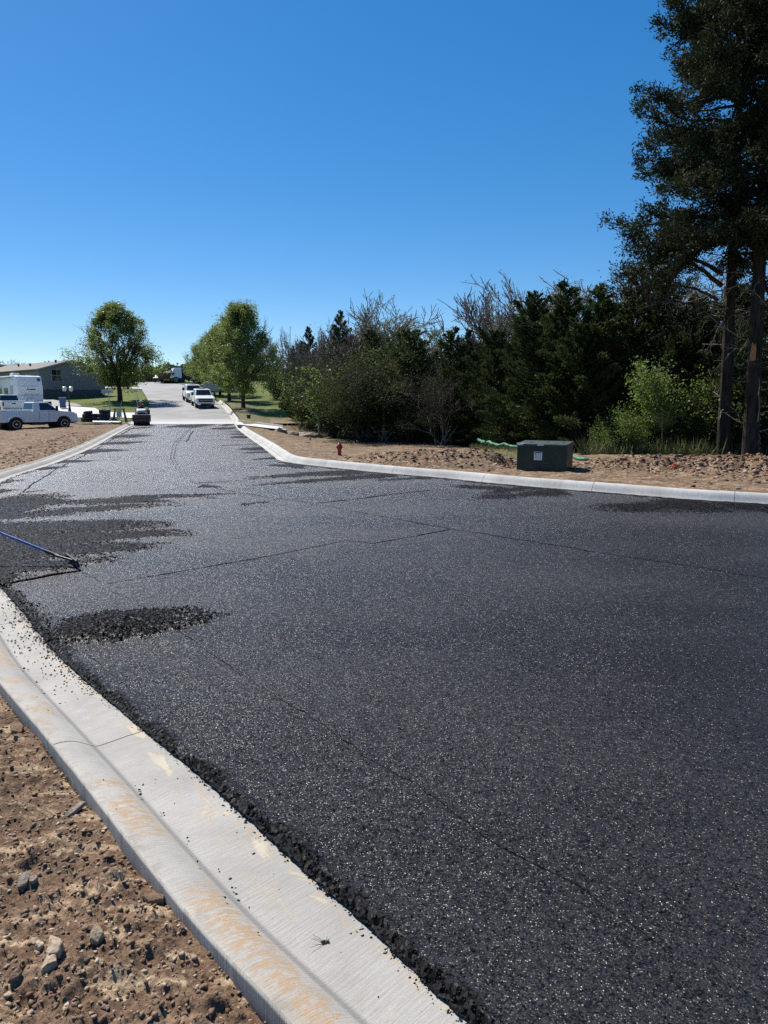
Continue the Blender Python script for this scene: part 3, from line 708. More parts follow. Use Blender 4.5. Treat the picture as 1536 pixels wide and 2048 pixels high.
rgh = np.clip(.15+mound*4, 0, 1)*(.55+.45*(XQ > 4.5))*sm(.05, .4, kd)
ZQ += rgh*((fbm(XQ*5, YQ*5, 211, 4)-.45)*.34+np.clip(vn(XQ*14, YQ*14, 221)-.5, 0, 1)*.20+np.clip(vn(XQ*28, YQ*28, 222)-.5, 0, 1)*.10)+(fbm(XQ*3, YQ*3, 231, 4)-.5)*.07*sm(.05, .5, kd)
ZQ += hill(YQ)
# pad for the transformer
TC = np.array([(XAT(1086, 20.9)), 20.9])
pm_ = sm(1.5, .9, np.hypot((XQ-TC[0])/1.15, (YQ-TC[1])/.9)); ZQ = ZQ*(1-pm_)+.10*pm_
def right_z(x, y):
    i = np.argmin(np.abs(yq-y)); j = np.argmin(np.abs(XQ[i]-x)); return float(ZQ[i, j])
wood_d = np.interp(XQ, [-12, -9, -6, -3, 0, 3, 6, 9, 12, 16, 22, 40], [90, 70, 54, 44, 40, 36.5, 30.5, 27.0, 24.6, 22.5, 20, 17])
litQ = sm(-1.5, 1.0, YQ-wood_d+(fbm(XQ, YQ, 241, 3)-.5)*3)*.9
gq = bump2(1010, 915, 1.2, 2.2, 1)*.9+bump2(960, 905, 3.0, 2.0, .45)+sm(52, 60, YQ)*.8+bump2(620, 868, 3, 6, .5)
gq = np.clip(gq+sm(-4, -1, YQ-wood_d)*.55*(XQ > 4), 0, 1)
tq_ = np.clip(bump2(1440, 945, .7, .6, .9)+bump2(1345, 935, .5, .5, .5)+bump2(1500, 955, .8, .5, .4), 0, 1)*sm(.35, .6, fbm(XQ*3, YQ*3, 251, 3))
o = grid_obj('dirt_bank', np.stack([XQ, YQ, ZQ], -1), M['soil_far'], attrs={'tint': tq_, 'grass': gq, 'litter': litQ})
tag(o, kind='structure')
r = rs(31); ii = r.randint(0, XQ.size, 260000); wgt = (np.clip(mound*5, 0, 1)*(.5+.5*(XQ > 4.5))*(kd > .25)).ravel()[ii]; cut = (XQ.ravel()[ii] < 14)
ps = ii[(r.rand(len(ii)) < wgt) & cut][:12000]; sp_ = np.stack([XQ.ravel()[ps], YQ.ravel()[ps], ZQ.ravel()[ps]], 1)+r.normal(0, .03, (len(ps), 3))*[1, 1, .3]
stones('bank_rubble', sp_, .012+.055*r.rand(len(ps))**3, M['bank_clod'], 32, .5)['kind'] = 'stuff'
ps = ii[(r.rand(len(ii)) < wgt*.5+.012*(kd.ravel()[ii] > .2)*(YQ.ravel()[ii] < 40)) & cut][:1500]; sp_ = np.stack([XQ.ravel()[ps], YQ.ravel()[ps], ZQ.ravel()[ps]+.01], 1)
stones('bank_stones', sp_, .010+.06*r.rand(len(ps))**3.4, M['pebble'], 33, .6)['kind'] = 'stuff'
# ------------------------------------------------------------------ old road up the hill
yr = np.r_[END-.02, np.linspace(61, 150, 160)]
def fromedge(px_list):
    a = np.array([G(*p)[:2] for p in px_list]); k = np.argsort(a[:, 1]); return a[k]
el = fromedge([(252, 849), (262, 844), (285, 828), (297, 822), (299, 810), (293, 795), (286, 784), (279, 775), (270, 769)])
er = fromedge([(469, 848.5), (462, 838), (447, 816), (430, 801), (408, 787), (388, 777), (372, 771.5), (362, 769)])
ge = lambda e, y: np.interp(y, e[:, 1], e[:, 0])
def edge_fn(e):
    sl = (e[-1, 0]-e[-3, 0])/(e[-1, 1]-e[-3, 1])
    return lambda y: np.where(y > e[-1, 1], e[-1, 0]+sl*(y-e[-1, 1]), ge(e, y))
fl, fr_ = edge_fn(el), edge_fn(er)
uu = np.linspace(0, 1, 40); X0 = fl(yr); X1 = fr_(yr); X0[:3] = np.minimum(X0[:3], xof(KL, yr[:3])); X1 = X1+0.02
XO = X0[:, None]+(X1-X0)[:, None]*uu; YO = yr[:, None]+0*XO
tag(grid_obj('concrete_road', np.stack([XO, YO, hill(YO)+.012+(vn(XO*.3, YO*.3, 5)-.5)*.05*(YO > 63)], -1), M['old_road']), kind='structure')
# lawns
def lawn(name, xf, side, y0=62.0, y1=420, bare=None):
    y = rows(y0, y1, .006); t = np.r_[0, .02, np.exp(np.linspace(math.log(.3), math.log(330), 150))]
    X = xf(y)[:, None]+side*t[None, :]; Y = y[:, None]+0*X
    Z = hill(Y)+.10*(t[None, :] > .01)+(fbm(X*.12, Y*.12, 301, 3)-.5)*.14*sm(2, 14, t)[None, :]+(vn(X*2, Y*2, 302)-.5)*.05*(t[None, :] > .01)
    Z -= .25*(t[None, :] < .01)
    bz = np.zeros_like(X) if bare is None else bare(X, Y)
    return tag(grid_obj(name, np.stack([X, Y, Z], -1), M['lawn'], flip=(side < 0), attrs={'bare': bz}), kind='structure')
lawn('lawn_left', fl, -1, 62.5)
lawn('lawn_right', lambda y: fr_(y)+.5*(y < 96), 1, 60.0, bare=lambda X, Y: np.clip(sm(68, 62, Y+(fbm(X, Y, 9, 3)-.5)*6), 0, 1)*.9)
# base sheet to the horizon
gx = np.r_[-900, -300, np.linspace(-120, 120, 60), 300, 900]; gy = np.r_[-300, -60, np.linspace(-20, 260, 90), 400, 1200]
GX, GY = np.meshgrid(gx, gy); GZ = hill(GY)-.45-.35*sm(60, 40, GY)
tag(grid_obj('ground', np.stack([GX, GY, GZ], -1), M['lawn'], attrs={'bare': np.zeros_like(GX)}), kind='structure')
# driveways, gravel and paths as sheets on the slope
def sheet(name, A, B, mat, off=.13, n=40, m=8):
    A = np.array([G(*p)[:2] for p in A]); B = np.array([G(*p)[:2] for p in B])
    rs_ = lambda c: np.stack([np.interp(np.linspace(0, 1, n), arc(c)/arc(c)[-1], c[:, q]) for q in (0, 1)], 1)
    A, B = rs_(A), rs_(B); w = np.linspace(0, 1, m)
    P = A[:, None]*(1-w[None, :, None])+B[:, None]*w[None, :, None]
    Z = hill(P[..., 1])+off
    P = np.concatenate([P, Z[..., None]], 2); a = np.cross(P[1, 0]-P[0, 0], P[0, 1]-P[0, 0])
    return tag(grid_obj(name, P, mat, flip=a[2] > 0, attrs={'tint': Z*0, 'grass': Z*0, 'litter': Z*0}), kind='structure')
sheet('driveway', [(-60, 838), (60, 839), (150, 839), (230, 838), (262, 840)], [(-60, 817), (60, 816), (140, 815.5), (190, 819), (205, 827), (262, 829), (294, 829)], M['drive'], .17)
sheet('gravel_patch', [(60, 815.5), (100, 815.5), (140, 815), (168, 816)], [(60, 800), (100, 801), (125, 806), (150, 810)], M['old_road'], .19)
sheet('far_driveway', [(195, 779), (235, 779), (283, 780)], [(195, 776), (235, 776.5), (283, 778)], M['drive'], .2)
sheet('far_path', [(520, 769.6), (545, 769.6), (590, 770)], [(520, 768.6), (545, 768.4), (590, 768.6)], M['drive'], .2)
sheet('drainage_flume', [(474, 855), (500, 858.5), (545, 864.5), (574, 868)], [(470, 848.5), (500, 852.5), (545, 858.5), (562, 861)], M['drive'], .24, 30, 5)
# flume side wall
fk = np.array([G(*p)[:2] for p in [(477, 847.5), (500, 851), (545, 857), (566, 860)]])
b = MB()
for i in range(len(fk)-1):
    (x0, y0), (x1, y1) = fk[i], fk[i+1]; z0 = float(hill(y0))+.02; z1 = float(hill(y1))+.02
    b.hexa([(x0, y0, z0), (x1, y1, z1), (x1, y1+.18, z1), (x0, y0+.18, z0), (x0, y0, z0+.30), (x1, y1, z1+.30), (x1, y1+.18, z1+.30), (x0, y0+.18, z0+.30)])
tag(b.build('flume_kerb', M['drive']), kind='structure')
# ------------------------------------------------------------------ trees
def nrm(v): return v/(np.linalg.norm(v)+1e-9)
def leaves_mesh(name, pos, dirs, ln, wd, mat, seed, fold=0.0):
    r = rs(seed); n = len(pos)
    d = dirs/(np.linalg.norm(dirs, axis=1)[:, None]+1e-9)
    q = r.normal(size=(n, 3)); s = np.cross(d, q); s /= (np.linalg.norm(s, axis=1)[:, None]+1e-9)
    L = (ln*(.6+.8*r.rand(n)))[:, None] if np.isscalar(ln) else ln[:, None]; W = L*wd
    v = np.stack([pos, pos+d*L*.45+s*W*.5, pos+d*L, pos+d*L*.45-s*W*.5], 1).reshape(-1, 3)
    f = np.arange(n*4).reshape(n, 4)
    return mesh_np(name, v, f, mat)
def grow(r, p, d, L, rad, lvl, out, tips, spread, nch, up, wig=.16, ratio=.68, segs=4, tmin=.3, all_tips=False):
    pts = [p]; dd = nrm(d)
    for i in range(segs):
        dd = nrm(dd+r.normal(0, wig, 3)+np.array([0, 0, up])); pts.append(pts[-1]+dd*L/segs)
    pts = np.array(pts); out.append((pts, rad, rad*.55))
    if lvl <= 1 or all_tips:
        for q in range(1, segs+1): tips.append((pts[q], nrm(pts[q]-pts[q-1])))
    if lvl == 0: return
    for k in range(nch):
        t = tmin+(1-tmin)*(k+r.rand()*.9)/nch; t = min(t, 1)
        x = t*segs; i = min(int(x), segs-1); q = pts[i]+(pts[i+1]-pts[i])*(x-i); bd = nrm(pts[i+1]-pts[i])
        s = nrm(np.cross(bd, r.normal(size=3))); a = spread*(.6+.7*r.rand())
        nd_ = nrm(bd*math.cos(a)+s*math.sin(a))
        grow(r, q, nd_, L*ratio*(.75+.5*r.rand()), max(rad*.56*(1-.3*t), .004), lvl-1, out, tips, spread, nch, up, wig, ratio, segs, tmin, all_tips)
def tree_obj(name, trunk_mesh, crown_mesh, label, loc, rz, sc, group):
    o = empty(name, loc, rz); o.scale = sc
    link('trunk', trunk_mesh, o)
    if crown_mesh: link('crown', crown_mesh, o)
    return tag(o, label, 'tree', group)
def tube_mesh(name, items, sides, mat):
    v, f = tubes(items, sides); return mesh_np(name, v, f, mat, True)
# --- cedar: whorls of boughs, sprays of scale leaves
def cedar_meshes(seed, H=7.0, Rr=1.9, n=30000, z0=.25, mat='cedar', leafl=.115, power=.75):
    r = rs(seed); items = [(np.array([[0, 0, -.3], [.04*r.randn(), .04*r.randn(), H*.4], [.08*r.randn(), .08*r.randn(), H*.97]]), H*.020, .01)]
    bp = []; bd = []; nb = int(70+H*9)
    lump = r.rand(12)*2*math.pi
    for k in range(nb):
        h = z0+(H-z0)*(k+.5*r.rand())/nb; az = r.rand()*2*math.pi; f = (h-z0)/(H-z0)
        L = Rr*((1-f)**(power+.05))*(.62+.55*r.rand())*(1+.22*math.sin(az*2+lump[0])+.14*math.sin(az*3+f*9+lump[1]))+.12
        if f < .12: L *= .75+f*2
        up = .25+.9*f+r.randn()*.12
        d = nrm(np.array([math.cos(az), math.sin(az), up])); p = np.array([0, 0, h]); pts = [p]
        for q in range(5): d = nrm(d+r.normal(0, .1, 3)+np.array([0, 0, .05])); pts.append(pts[-1]+d*L/5)
        pts = np.array(pts); items.append((pts, .012+.012*L, .004))
        bp.append(pts); bd.append(d)
    w = np.array([np.linalg.norm(p[-1]-p[0])**1.15 for p in bp]); w /= w.sum()
    k = r.choice(len(bp), n, p=w); P = np.stack(bp)[k]; D = np.array(bd)[k]
    t = 1-r.rand(n)**1.4*.85; x = t*5; i = np.minimum(x.astype(int), 4); fr = (x-i)[:, None]
    base = P[np.arange(n), i]*(1-fr)+P[np.arange(n), i+1]*fr
    spr = ((.03+.10*(1-t))*np.clip(w[k]*len(bp)*1.3, .35, 1.6))[:, None]
    pos = base+r.normal(size=(n, 3))*spr*[1, 1, .8]
    dirs = D+r.normal(0, .55, (n, 3))+[0, 0, .35]
    return tube_mesh('trunk', items, 5, M['bark_dark']), leaves_mesh('crown', pos, dirs, leafl, .38, M[mat], seed+1)
CED = [cedar_meshes(11, 7, 2.3), cedar_meshes(12, 7, 2.8, power=.65, n=36000), cedar_meshes(13, 7, 2.0, power=.9), cedar_meshes(14, 7, 3.2, power=.5, n=44000)]
# --- bushy broadleaf brush
def brush_meshes(seed, H=5.0, Rr=2.2, n=24000, mat='brown_leaf', leafl=.055, lean=.0, thin=1.0):
    r = rs(seed); out = []; tips = []
    for k in range(7):
        a = r.rand()*6.28; d = nrm(np.array([math.cos(a)*.45, math.sin(a)*.45, 1]))
        grow(r, np.array([r.randn()*.15, r.randn()*.15, -.2]), d, H*.5, .05, 3, out, tips, .6, 4, .06, .2, .66)
    T = np.array([t[0] for t in tips]); D = np.array([t[1] for t in tips])
    s = np.array([Rr/max(.1, np.percentile(np.abs(T[:, 0]), 97)), Rr/max(.1, np.percentile(np.abs(T[:, 1]), 97)), H/T[:, 2].max()])
    T = T*s; out = [(p*s, a, b) for p, a, b in out]
    k = r.randint(0, len(T), n); pos = T[k]+r.normal(0, .16, (n, 3)); low = pos[:, 2] < .1; pos[low, 2] = .1+r.rand(low.sum())*.5
    return tube_mesh('trunk', out, 3, M['bark_grey'] if mat == 'brown_leaf' else M['bark_dark']), leaves_mesh('crown', pos, D[k]+r.normal(0, .8, (n, 3)), leafl, .55, M[mat], seed+5)
BRU = [brush_meshes(21), brush_meshes(22, 5.5, 2.0, 17000), brush_meshes(23, 5, 2.4, 22000, 'cedar', .10), brush_meshes(24, 5.2, 2.3, 24000, 'olive', .075)]
LIME = [brush_meshes(25, 3.0, 1.5, 3600, 'lime', .085), brush_meshes(26, 2.6, 1.3, 2600, 'lime', .09)]
# --- bare and budding trees
def bare_meshes(seed, H=9.0, wide=3.0, buds=0, bmat='bud', lv=5, spread=.55, nch=3, up=.05, mat='bark_grey', trunks=2, bl=.075):
    r = rs(seed); out = []; tips = []
    for k in range(trunks):
        a = r.rand()*6.28; d = nrm(np.array([math.cos(a)*.18, math.sin(a)*.18, 1]))
        grow(r, np.array([r.randn()*.1*(trunks-1), r.randn()*.1*(trunks-1), -.3]), d, H*.46, H*.013, lv, out, tips, spread, nch, up, .13, .7)
    T = np.array([t[0] for t in tips])
    s = np.array([wide/np.percentile(np.abs(T[:, 0]), 97), wide/np.percentile(np.abs(T[:, 1]), 97), H/T[:, 2].max()])
    out = [(p*s, max(a*1.15, .019), max(b*1.1, .013)) for p, a, b in out]; cr = None
    if buds:
        k = r.randint(0, len(T), buds); pos = T[k]*s+r.normal(0, .06, (buds, 3))
        cr = leaves_mesh('crown', pos, r.normal(size=(buds, 3))+[0, 0, .5], bl, .6, M[bmat], seed)
    return tube_mesh('trunk', out, 3, M[mat]), cr
BARE = [bare_meshes(31, 9, 2.9, lv=6, spread=.5, bl=0), bare_meshes(32, 9, 3.4, lv=6, spread=.62), bare_meshes(33, 9, 2.4, lv=6, spread=.38, nch=3)]
BUD = [bare_meshes(34, 9, 3.2, 13000, lv=6), bare_meshes(35, 9, 2.8, 11000, spread=.62), bare_meshes(36, 9, 3.3, 9000, spread=.7, lv=6)]
def put(kind, i, px, y, top, label, name, group, wid=1.0, seed=None, basez=None, refh=None):
    """a tree rooted at distance y in the direction of column px, its top at picture row top"""
    H0 = {'ced': 7.0, 'bru': 5.2, 'bare': 9.0, 'bud': 9.0, 'lime': 2.8}[kind]
    lib = {'ced': CED, 'bru': BRU, 'bare': BARE, 'bud': BUD, 'lime': LIME}[kind][i]
    x = XAT(px, y); z = (-.25 if y < 60 else float(hill(y))) if basez is None else basez
    h = ZAT(top, y)-z; s = h/H0; r = rs(int(px*7+y*13+i))
    return tree_obj(name, lib[0], lib[1], label, (x, y, z), r.rand()*6.28, (s*wid, s*wid, s), group)
GW = 'trees of the dark wood right of the road'
# (kind, variant, px, distance, top row, width)
wood = [
 ('ced', 0, 588, 64, 694, .85, 'dark cedar standing alone left of the wood, behind the pear trees'),
 ('ced', 2, 620, 57, 656, 1.1, 'pointed cedar at the far left shoulder of the wood'),
 ('ced', 1, 604, 60, 688, .8, 'low cedar at the left end of the wood skyline'),
 ('ced', 0, 682, 50, 626, 1.05, 'spire topped cedar in front of the tall bare tree'),
 ('bru', 3, 655, 49, 690, .85, 'olive green thicket at the left end of the wood'),
 ('bru', 1, 705, 46, 662, 1.1, 'greyish brown thicket below the spire topped cedar'),
 ('bru', 0, 765, 42, 660, 1.5, 'brown thicket under the pale budding tree'),
 ('bru', 3, 722, 41, 730, 1.3, 'dark green bush low in front of the brown thickets'),
 ('ced', 1, 742, 46, 664, 1.3, 'dark cedar between the two brown thickets'),
 ('ced', 3, 820, 41, 668, 1.2, 'broad dark cedar in the middle of the wood'),
 ('bru', 3, 852, 42, 656, 1.4, 'olive brown thicket right of the budding tree'),
 ('ced', 0, 905, 38, 658, 1.4, 'cedar whose tip ends the middle skyline'),
 ('bru', 0, 880, 37, 700, 1.2, 'brown thicket low in front of the middle cedars'),
 ('ced', 2, 935, 40, 662, 1.5, 'cedar under the left limb of the bare crown'),
 ('ced', 3, 985, 36, 668, 1.1, 'broad cedar under the wide bare crown'),
 ('ced', 1, 1062, 32.5, 592, 1.2, 'tall dark cedar left of two pointed ones'),
 ('ced', 3, 1040, 33, 668, .85, 'low dark cedar filling in beside the tall one'),
 ('ced', 0, 1118, 31, 570, 1.5, 'left one of the two sharp pointed cedars'),
 ('ced', 0, 1188, 30, 574, 1.6, 'right one of the two sharp pointed cedars'),
 ('ced', 3, 1150, 29.5, 660, 1.0, 'dense low cedar between the two pointed ones'),
 ('ced', 1, 1255, 31, 590, 1.3, 'dark cedar right of the pointed pair'),
 ('ced', 3, 1300, 30.5, 560, 1.0, 'wide dark cedar behind the bright sapling'),
 ('bru', 1, 1350, 32, 540, 1.2, 'tall tangled brush behind the left big trunk'),
 ('ced', 1, 1385, 30, 600, 1.2, 'shadowy cedar just left of the big trunks'),
 ('ced', 3, 1470, 30, 580, 1.1, 'shadowy cedar behind the two big trunks'),
 ('ced', 1, 1560, 27, 560, 1.3, 'dark cedar at the right edge behind the big trunks'),
 ('bru', 1, 1500, 28, 690, 1.3, 'twiggy brush right behind the big trunks'),
 ('bru', 2, 1440, 27.5, 740, 1.1, 'dark leafy bush between the big trunks'),
 ('bare', 0, 716, 50, 576, 1.3, 'tall thin bare tree rising behind the spire topped cedar'),
 ('bud', 1, 806, 49, 586, 1.45, 'pale budding tree with open crown over the middle of the wood'),
 ('bud', 2, 868, 52, 640, 1.0, 'smaller budding tree right of the pale open crown'),
 ('bare', 1, 975, 42, 570, 1.4, 'wide bare tree with curling limbs'),
 ('bare', 2, 1018, 43, 560, 1.5, 'upright bare tree with dense fine twigs'),
 ('bud', 0, 1092, 45, 590, .8, 'faint budding tree just behind the tall dark cedar'),
 ('bud', 0, 1165, 41, 544, 1.4, 'rounded greenish budding tree behind the pointed cedars'),
 ('bud', 2, 1232, 40, 502, 1.45, 'tallest budding tree right of the pointed cedars'),
 ('bare', 1, 1300, 38, 520, 1.2, 'grey bare tree behind the hanging cedar boughs'),
 ('bud', 1, 1385, 38, 520, 1.1, 'budding tree seen between cedar boughs and trunk'),
 ('bare', 0, 555, 92, 666, 1.25, 'hazy bare tree far behind the right pear tree'),
 ('bare', 1, 580, 96, 672, 1.1, 'second bare tree far behind the wood end'),
 ('bare', 1, 638, 50, 634, .8, 'short bare tree left of the spire topped cedar'),
 ('ced', 1, 556, 88, 728, .8, 'dark round evergreen far beyond the lawn'),
 ('ced', 3, 541, 110, 742, .9, 'distant evergreen at the end of the lawn'),
]
for k in wood:
    nm = {'ced': 'cedar_tree', 'bru': 'brush_thicket', 'bare': 'bare_tree', 'bud': 'budding_tree'}[k[0]]
    put(k[0], k[1], k[2], k[3], k[4], k[6], nm, GW, k[5])
# inner rows that close the wood
inner = 0
for row, (yo, hgt) in enumerate([(6, 705), (12, 690)]):
    for k, px in enumerate(range(640, 1640, 62)):
        y = float(np.interp(px, [640, 900, 1060, 1300, 1600], [47, 39, 33, 31, 28]))+yo
        wh = ['behind the left thickets', 'behind the middle cedars', 'behind the pointed cedars', 'behind the big trunks'][min(3, int((px-640)/250))]
        put('ced', (k+row*2) % 4, px+rs(px+row).randint(-24, 24), y, hgt-20*(px > 1050)+rs(px).randint(-26, 20), ['shaded inner cedar ', 'deep inner cedar '][row]+wh, 'cedar_tree', 'inner cedars '+wh, 1.35)
# leafy bushes in front
for i, px, y, top, wd, lab in [
    (0, 608, 54, 724, .85, 'yellow green bush at the left end of the wood'), (1, 668, 46.5, 742, .9, 'bright leafy bush in front of the brown thicket'),
    (1, 700, 44, 700, 1.1, 'green leafy sapling clump among the brown thickets'),
    (0, 1245, 26.2, 806, .95, 'low bright green bush left of the sapling'), (1, 1218, 26.5, 830, .9, 'smallest bright bush beside the weeds'),
    (0, 1410, 27.5, 738, .95, 'green vine covered bush between sapling and big trunk'),
    (1, 1545, 26, 700, 1.0, 'green bush at the right edge behind the big trunks')]:
    put('lime', i, px, y, top, lab, 'leafy_bush', 'bright leafy bushes at the wood edge', wd, basez=.0)
for i, px, y, top, wd, lab in [(3, 620, 54, 765, .8, 'dark rounded bush at the very left corner of the wood'), (2, 668, 46, 790, 1.0, 'dark low bush at the foot of the brown thicket'), (0, 720, 43, 800, 1.0, 'brown low bush at the shaded wood edge'), (2, 800, 41, 780, 1.0, 'dark bush at the darkest stretch of the wood edge'), (2, 1005, 34.5, 790, .9, 'dark bush left of the green utility box'), (3, 900, 38.5, 800, 1.0, 'dark bush in the hollow of the wood edge'), (0, 1160, 28.5, 820, 1.0, 'brown bush behind the green utility box'), (3, 1300, 27.0, 800, .8, 'shaded olive bush behind the sapling'), (3, 1385, 26.8, 810, .8, 'shaded olive bush right of the sapling')]:
    put('bru', i, px, y, top, lab, 'dark_bush', 'low dark bushes at the wood edge', wd)
# sapling with a crooked pale stem
r = rs(77); y = 25.4; x = XAT(1327, y); z = .15
sx = lambda px: XAT(px, y)-x
stem = np.array([[sx(1326), 0, -.1], [sx(1322), .05, ZAT(860, y)-z], [sx(1314), 0, ZAT(820, y)-z], [sx(1310), -.05, ZAT(795, y)-z], [sx(1300), 0, ZAT(772, y)-z], [sx(1288), 0, ZAT(755, y)-z]])
out = [(stem, .024, .010)]; tips = []
for k in range(34):
    q = stem[2]*(1-r.rand())+stem[5]*r.rand(); t = r.rand(); q = stem[2]*(1-t)+stem[5]*t if r.rand() < .72 else stem[1]*(1-t)+stem[2]*t
    a = r.rand()*6.28; grow(r, q, np.array([math.cos(a), math.sin(a)*.8, .5]), .55+.3*r.rand(), .009, 1, out, tips, .6, 4, .05)
T = np.array([t[0] for t in tips]); n = 3400; k = r.randint(0, len(T), n)
o = empty('sapling', (x, y, z)); tag(o, 'bright green sapling with a crooked pale stem at the wood edge', 'sapling')
link('trunk', tube_mesh('trunk', out, 5, M['dead_twig']), o)
link('crown', leaves_mesh('crown', T[k]+r.normal(0, .11, (n, 3))*[1.2, 1, 1.3], r.normal(size=(n, 3)), .085, .7, M['lime'], 78), o)
# --- the two old cedars on the right
def big_cedar(seed, px0, pxtop, y, basepy, rad, label, zlow, L0, ztop, scar=None, dead=30, n=125000, leftbias=0.0):
    r = rs(seed); x = XAT(px0, y); z = .12; H = ztop
    xt = XAT(pxtop, y, 10)-x
    hs = np.linspace(0, 1, 14); tp = np.stack([xt*hs+.06*np.sin(hs*5+seed)*hs, .1*np.sin(hs*4+seed), -.3+hs*(H+.3)], 1)
    tr = rad*(1-hs*.86); tr[0] *= 1.08
    items = [(tp, tr, 0)]
    twg = []
    def at(h): f = (h+.3)/(H+.3); return np.array([np.interp(f, hs, tp[:, q]) for q in range(3)])
    bp = []
    nb = 125
    for k in range(nb):
        h = zlow+(H*.985-zlow)*(k+r.rand())/nb; f = (h-zlow)/(H-zlow); az = r.rand()*2*math.pi
        L = L0*(1-f**1.35*.84)*(.6+.5*r.rand())
        if math.cos(az) < -.3: L *= 1+leftbias*(1-.5*f)
        up = .05+.75*f+r.randn()*.15
        d = nrm(np.array([math.cos(az), math.sin(az), up])); pts = [at(h)]; droop = -.10*(1-f)
        for q in range(8):
            d = nrm(d+r.normal(0, .13, 3)+np.array([0, 0, droop if q < 4 else .10])); pts.append(pts[-1]+d*L/8)
        pts = np.array(pts); items.append((pts, .022+.014*L, .008)); bp.append((pts, L, f))
        for q in range(9):
            t = 2+r.rand()*6; i = int(min(t, 7)); p0 = pts[i]+(pts[i+1]-pts[i])*(t-i); s = nrm(np.cross(pts[i+1]-pts[i], [0, 0, 1]))*(1 if r.rand() < .5 else -1)
            dd = nrm(nrm(pts[i+1]-pts[i])*.8+s*.8+r.normal(0, .25, 3)); l2 = (.35+.28*L*(1-t/11))*(.6+.6*r.rand()); pp = [p0]
            for w_ in range(4): dd = nrm(dd+r.normal(0, .15, 3)+[0, 0, .04]); pp.append(pp[-1]+dd*l2/4)
            pp = np.array(pp); items.append((pp, .010, .004)); bp.append((pp, l2, f))
    # tufts along the boughs
    keep = [b for b in bp if r.rand() < .93]
    w = np.array([b[1] for b in keep]); w = w/w.sum(); k = r.choice(len(keep), n//14, p=w)
    cen = []; cd_ = []
    for q in k:
        pts = keep[q][0]; m_ = len(pts)-1; t = m_*(1-.72*r.rand()**1.3); i = min(int(t), m_-1); cen.append(pts[i]+(pts[i+1]-pts[i])*(t-i)); cd_.append(nrm(pts[i+1]-pts[i]))
    cen = np.array(cen)+r.normal(0, .07, (len(cen), 3)); cd_ = np.array(cd_)
    cen = np.repeat(cen, 14, 0); cd_ = np.repeat(cd_, 14, 0); N = len(cen)
    pos = cen+np.clip(r.normal(0, .10, (N, 3)), -.17, .17); dirs = cd_+r.normal(0, .75, (N, 3))+[0, 0, .1]
    o = empty('old_cedar_tree', (x, y, z)); tag(o, label, 'tree', 'old cedars with tall bare trunks')
    # bark trunk with ridges
    sides = 28; an = np.arange(sides)*2*math.pi/sides; hh = np.linspace(0, 1, 90); V = []
    for t in hh:
        c = np.array([np.interp(t, hs, tp[:, q]) for q in range(3)]); rr = np.interp(t, hs, tr)
        ridge = 1+.10*(vn(an*4.2+t*1.5, an*0+t*9, seed)-.5)*2+.05*np.sin(an*9+t*3)+.05*(vn(an*8, an*0+t*40, seed+2)-.5)
        V.append(np.stack([c[0]+rr*ridge*np.cos(an), c[1]+rr*ridge*np.sin(an), np.full(sides, c[2])], 1))
    V = np.concatenate(V); i = np.arange(89)[:, None]; j = np.arange(sides)[None]; a = i*sides+j; b = i*sides+(j+1) % sides
    fcs = np.stack([a.ravel(), b.ravel(), (b+sides).ravel(), (a+sides).ravel()], 1)
    v2, f2 = tubes(items[1:], 5)
    link('trunk', mesh_np('trunk', V, fcs, M['bark_cedar'], False), o)
    link('boughs', mesh_np('boughs', v2, f2, M['bark_dark'], True), o)
    link('crown', leaves_mesh('crown', pos, dirs, .125, .34, M['cedar_big'], seed+1), o)
    # dead snags on the bare trunk
    for k in range(dead):
        dd_ = []
        h = .8+(zlow+1.0)*r.rand(); az = r.rand()*2*math.pi; d = nrm(np.array([math.cos(az), math.sin(az)*.6, .05+r.randn()*.25])); L = (.25+1.7*r.rand()**1.7)*(1 if h > 2 else .5)
        grow(r, at(h), d, L, .016+.008*r.rand(), 2 if L > .6 else 1, dd_, twg, .7, 3, -.04, .22, .55)
        link('dead_branch', tube_mesh('dead_branch', dd_, 4, M['dead_twig']), o)
    return o, at, x
oa, ata, xa_ = big_cedar(41, 1444, 1462, 25.2, 918, .215, 'old cedar with tall bare trunk, left of the two big trunks', 6.6, 3.95, 17.5, leftbias=.22)
ob, atb, xb_ = big_cedar(42, 1496, 1518, 23.2, 930, .24, 'old cedar with torn orange scar on its trunk, right of the two', 6.2, 3.4, 18.5, leftbias=.0)
# torn wood on the right trunk
b = MB(); zs = ZAT(705, 23.2)-.12; p = atb(zs); r = rs(4)
for k in range(7):
    dx = -.17+r.randn()*.04; b.hexa([tuple(p+np.array(q)) for q in [(dx-.03, -.27, -.28+.1*r.rand()), (dx+.04, -.28, -.25), (dx+.04, -.2, -.25), (dx-.03, -.2, -.25), (dx-.02, -.31, .1+.2*r.rand()), (dx+.02, -.31, .12), (dx+.02, -.24, .12), (dx-.02, -.24, .12)]])
b.build('torn_wood', M['fresh_wood'], ob)
b = MB()
for h0, h1, dx in ((ZAT(800, 23.2), ZAT(765, 23.2), .0), (ZAT(850, 23.2), ZAT(800, 23.2), .03)):
    p = atb(h0); q = atb(h1); b.tube([p+np.array([dx, -.33, 0]), (p+q)/2+np.array([dx+.02, -.35, 0]), q+np.array([dx-.03, -.36, .05])], .02, 5, .008)
b.build('pale_splinters', M['white_band'] if False else M['dead_twig'], ob)
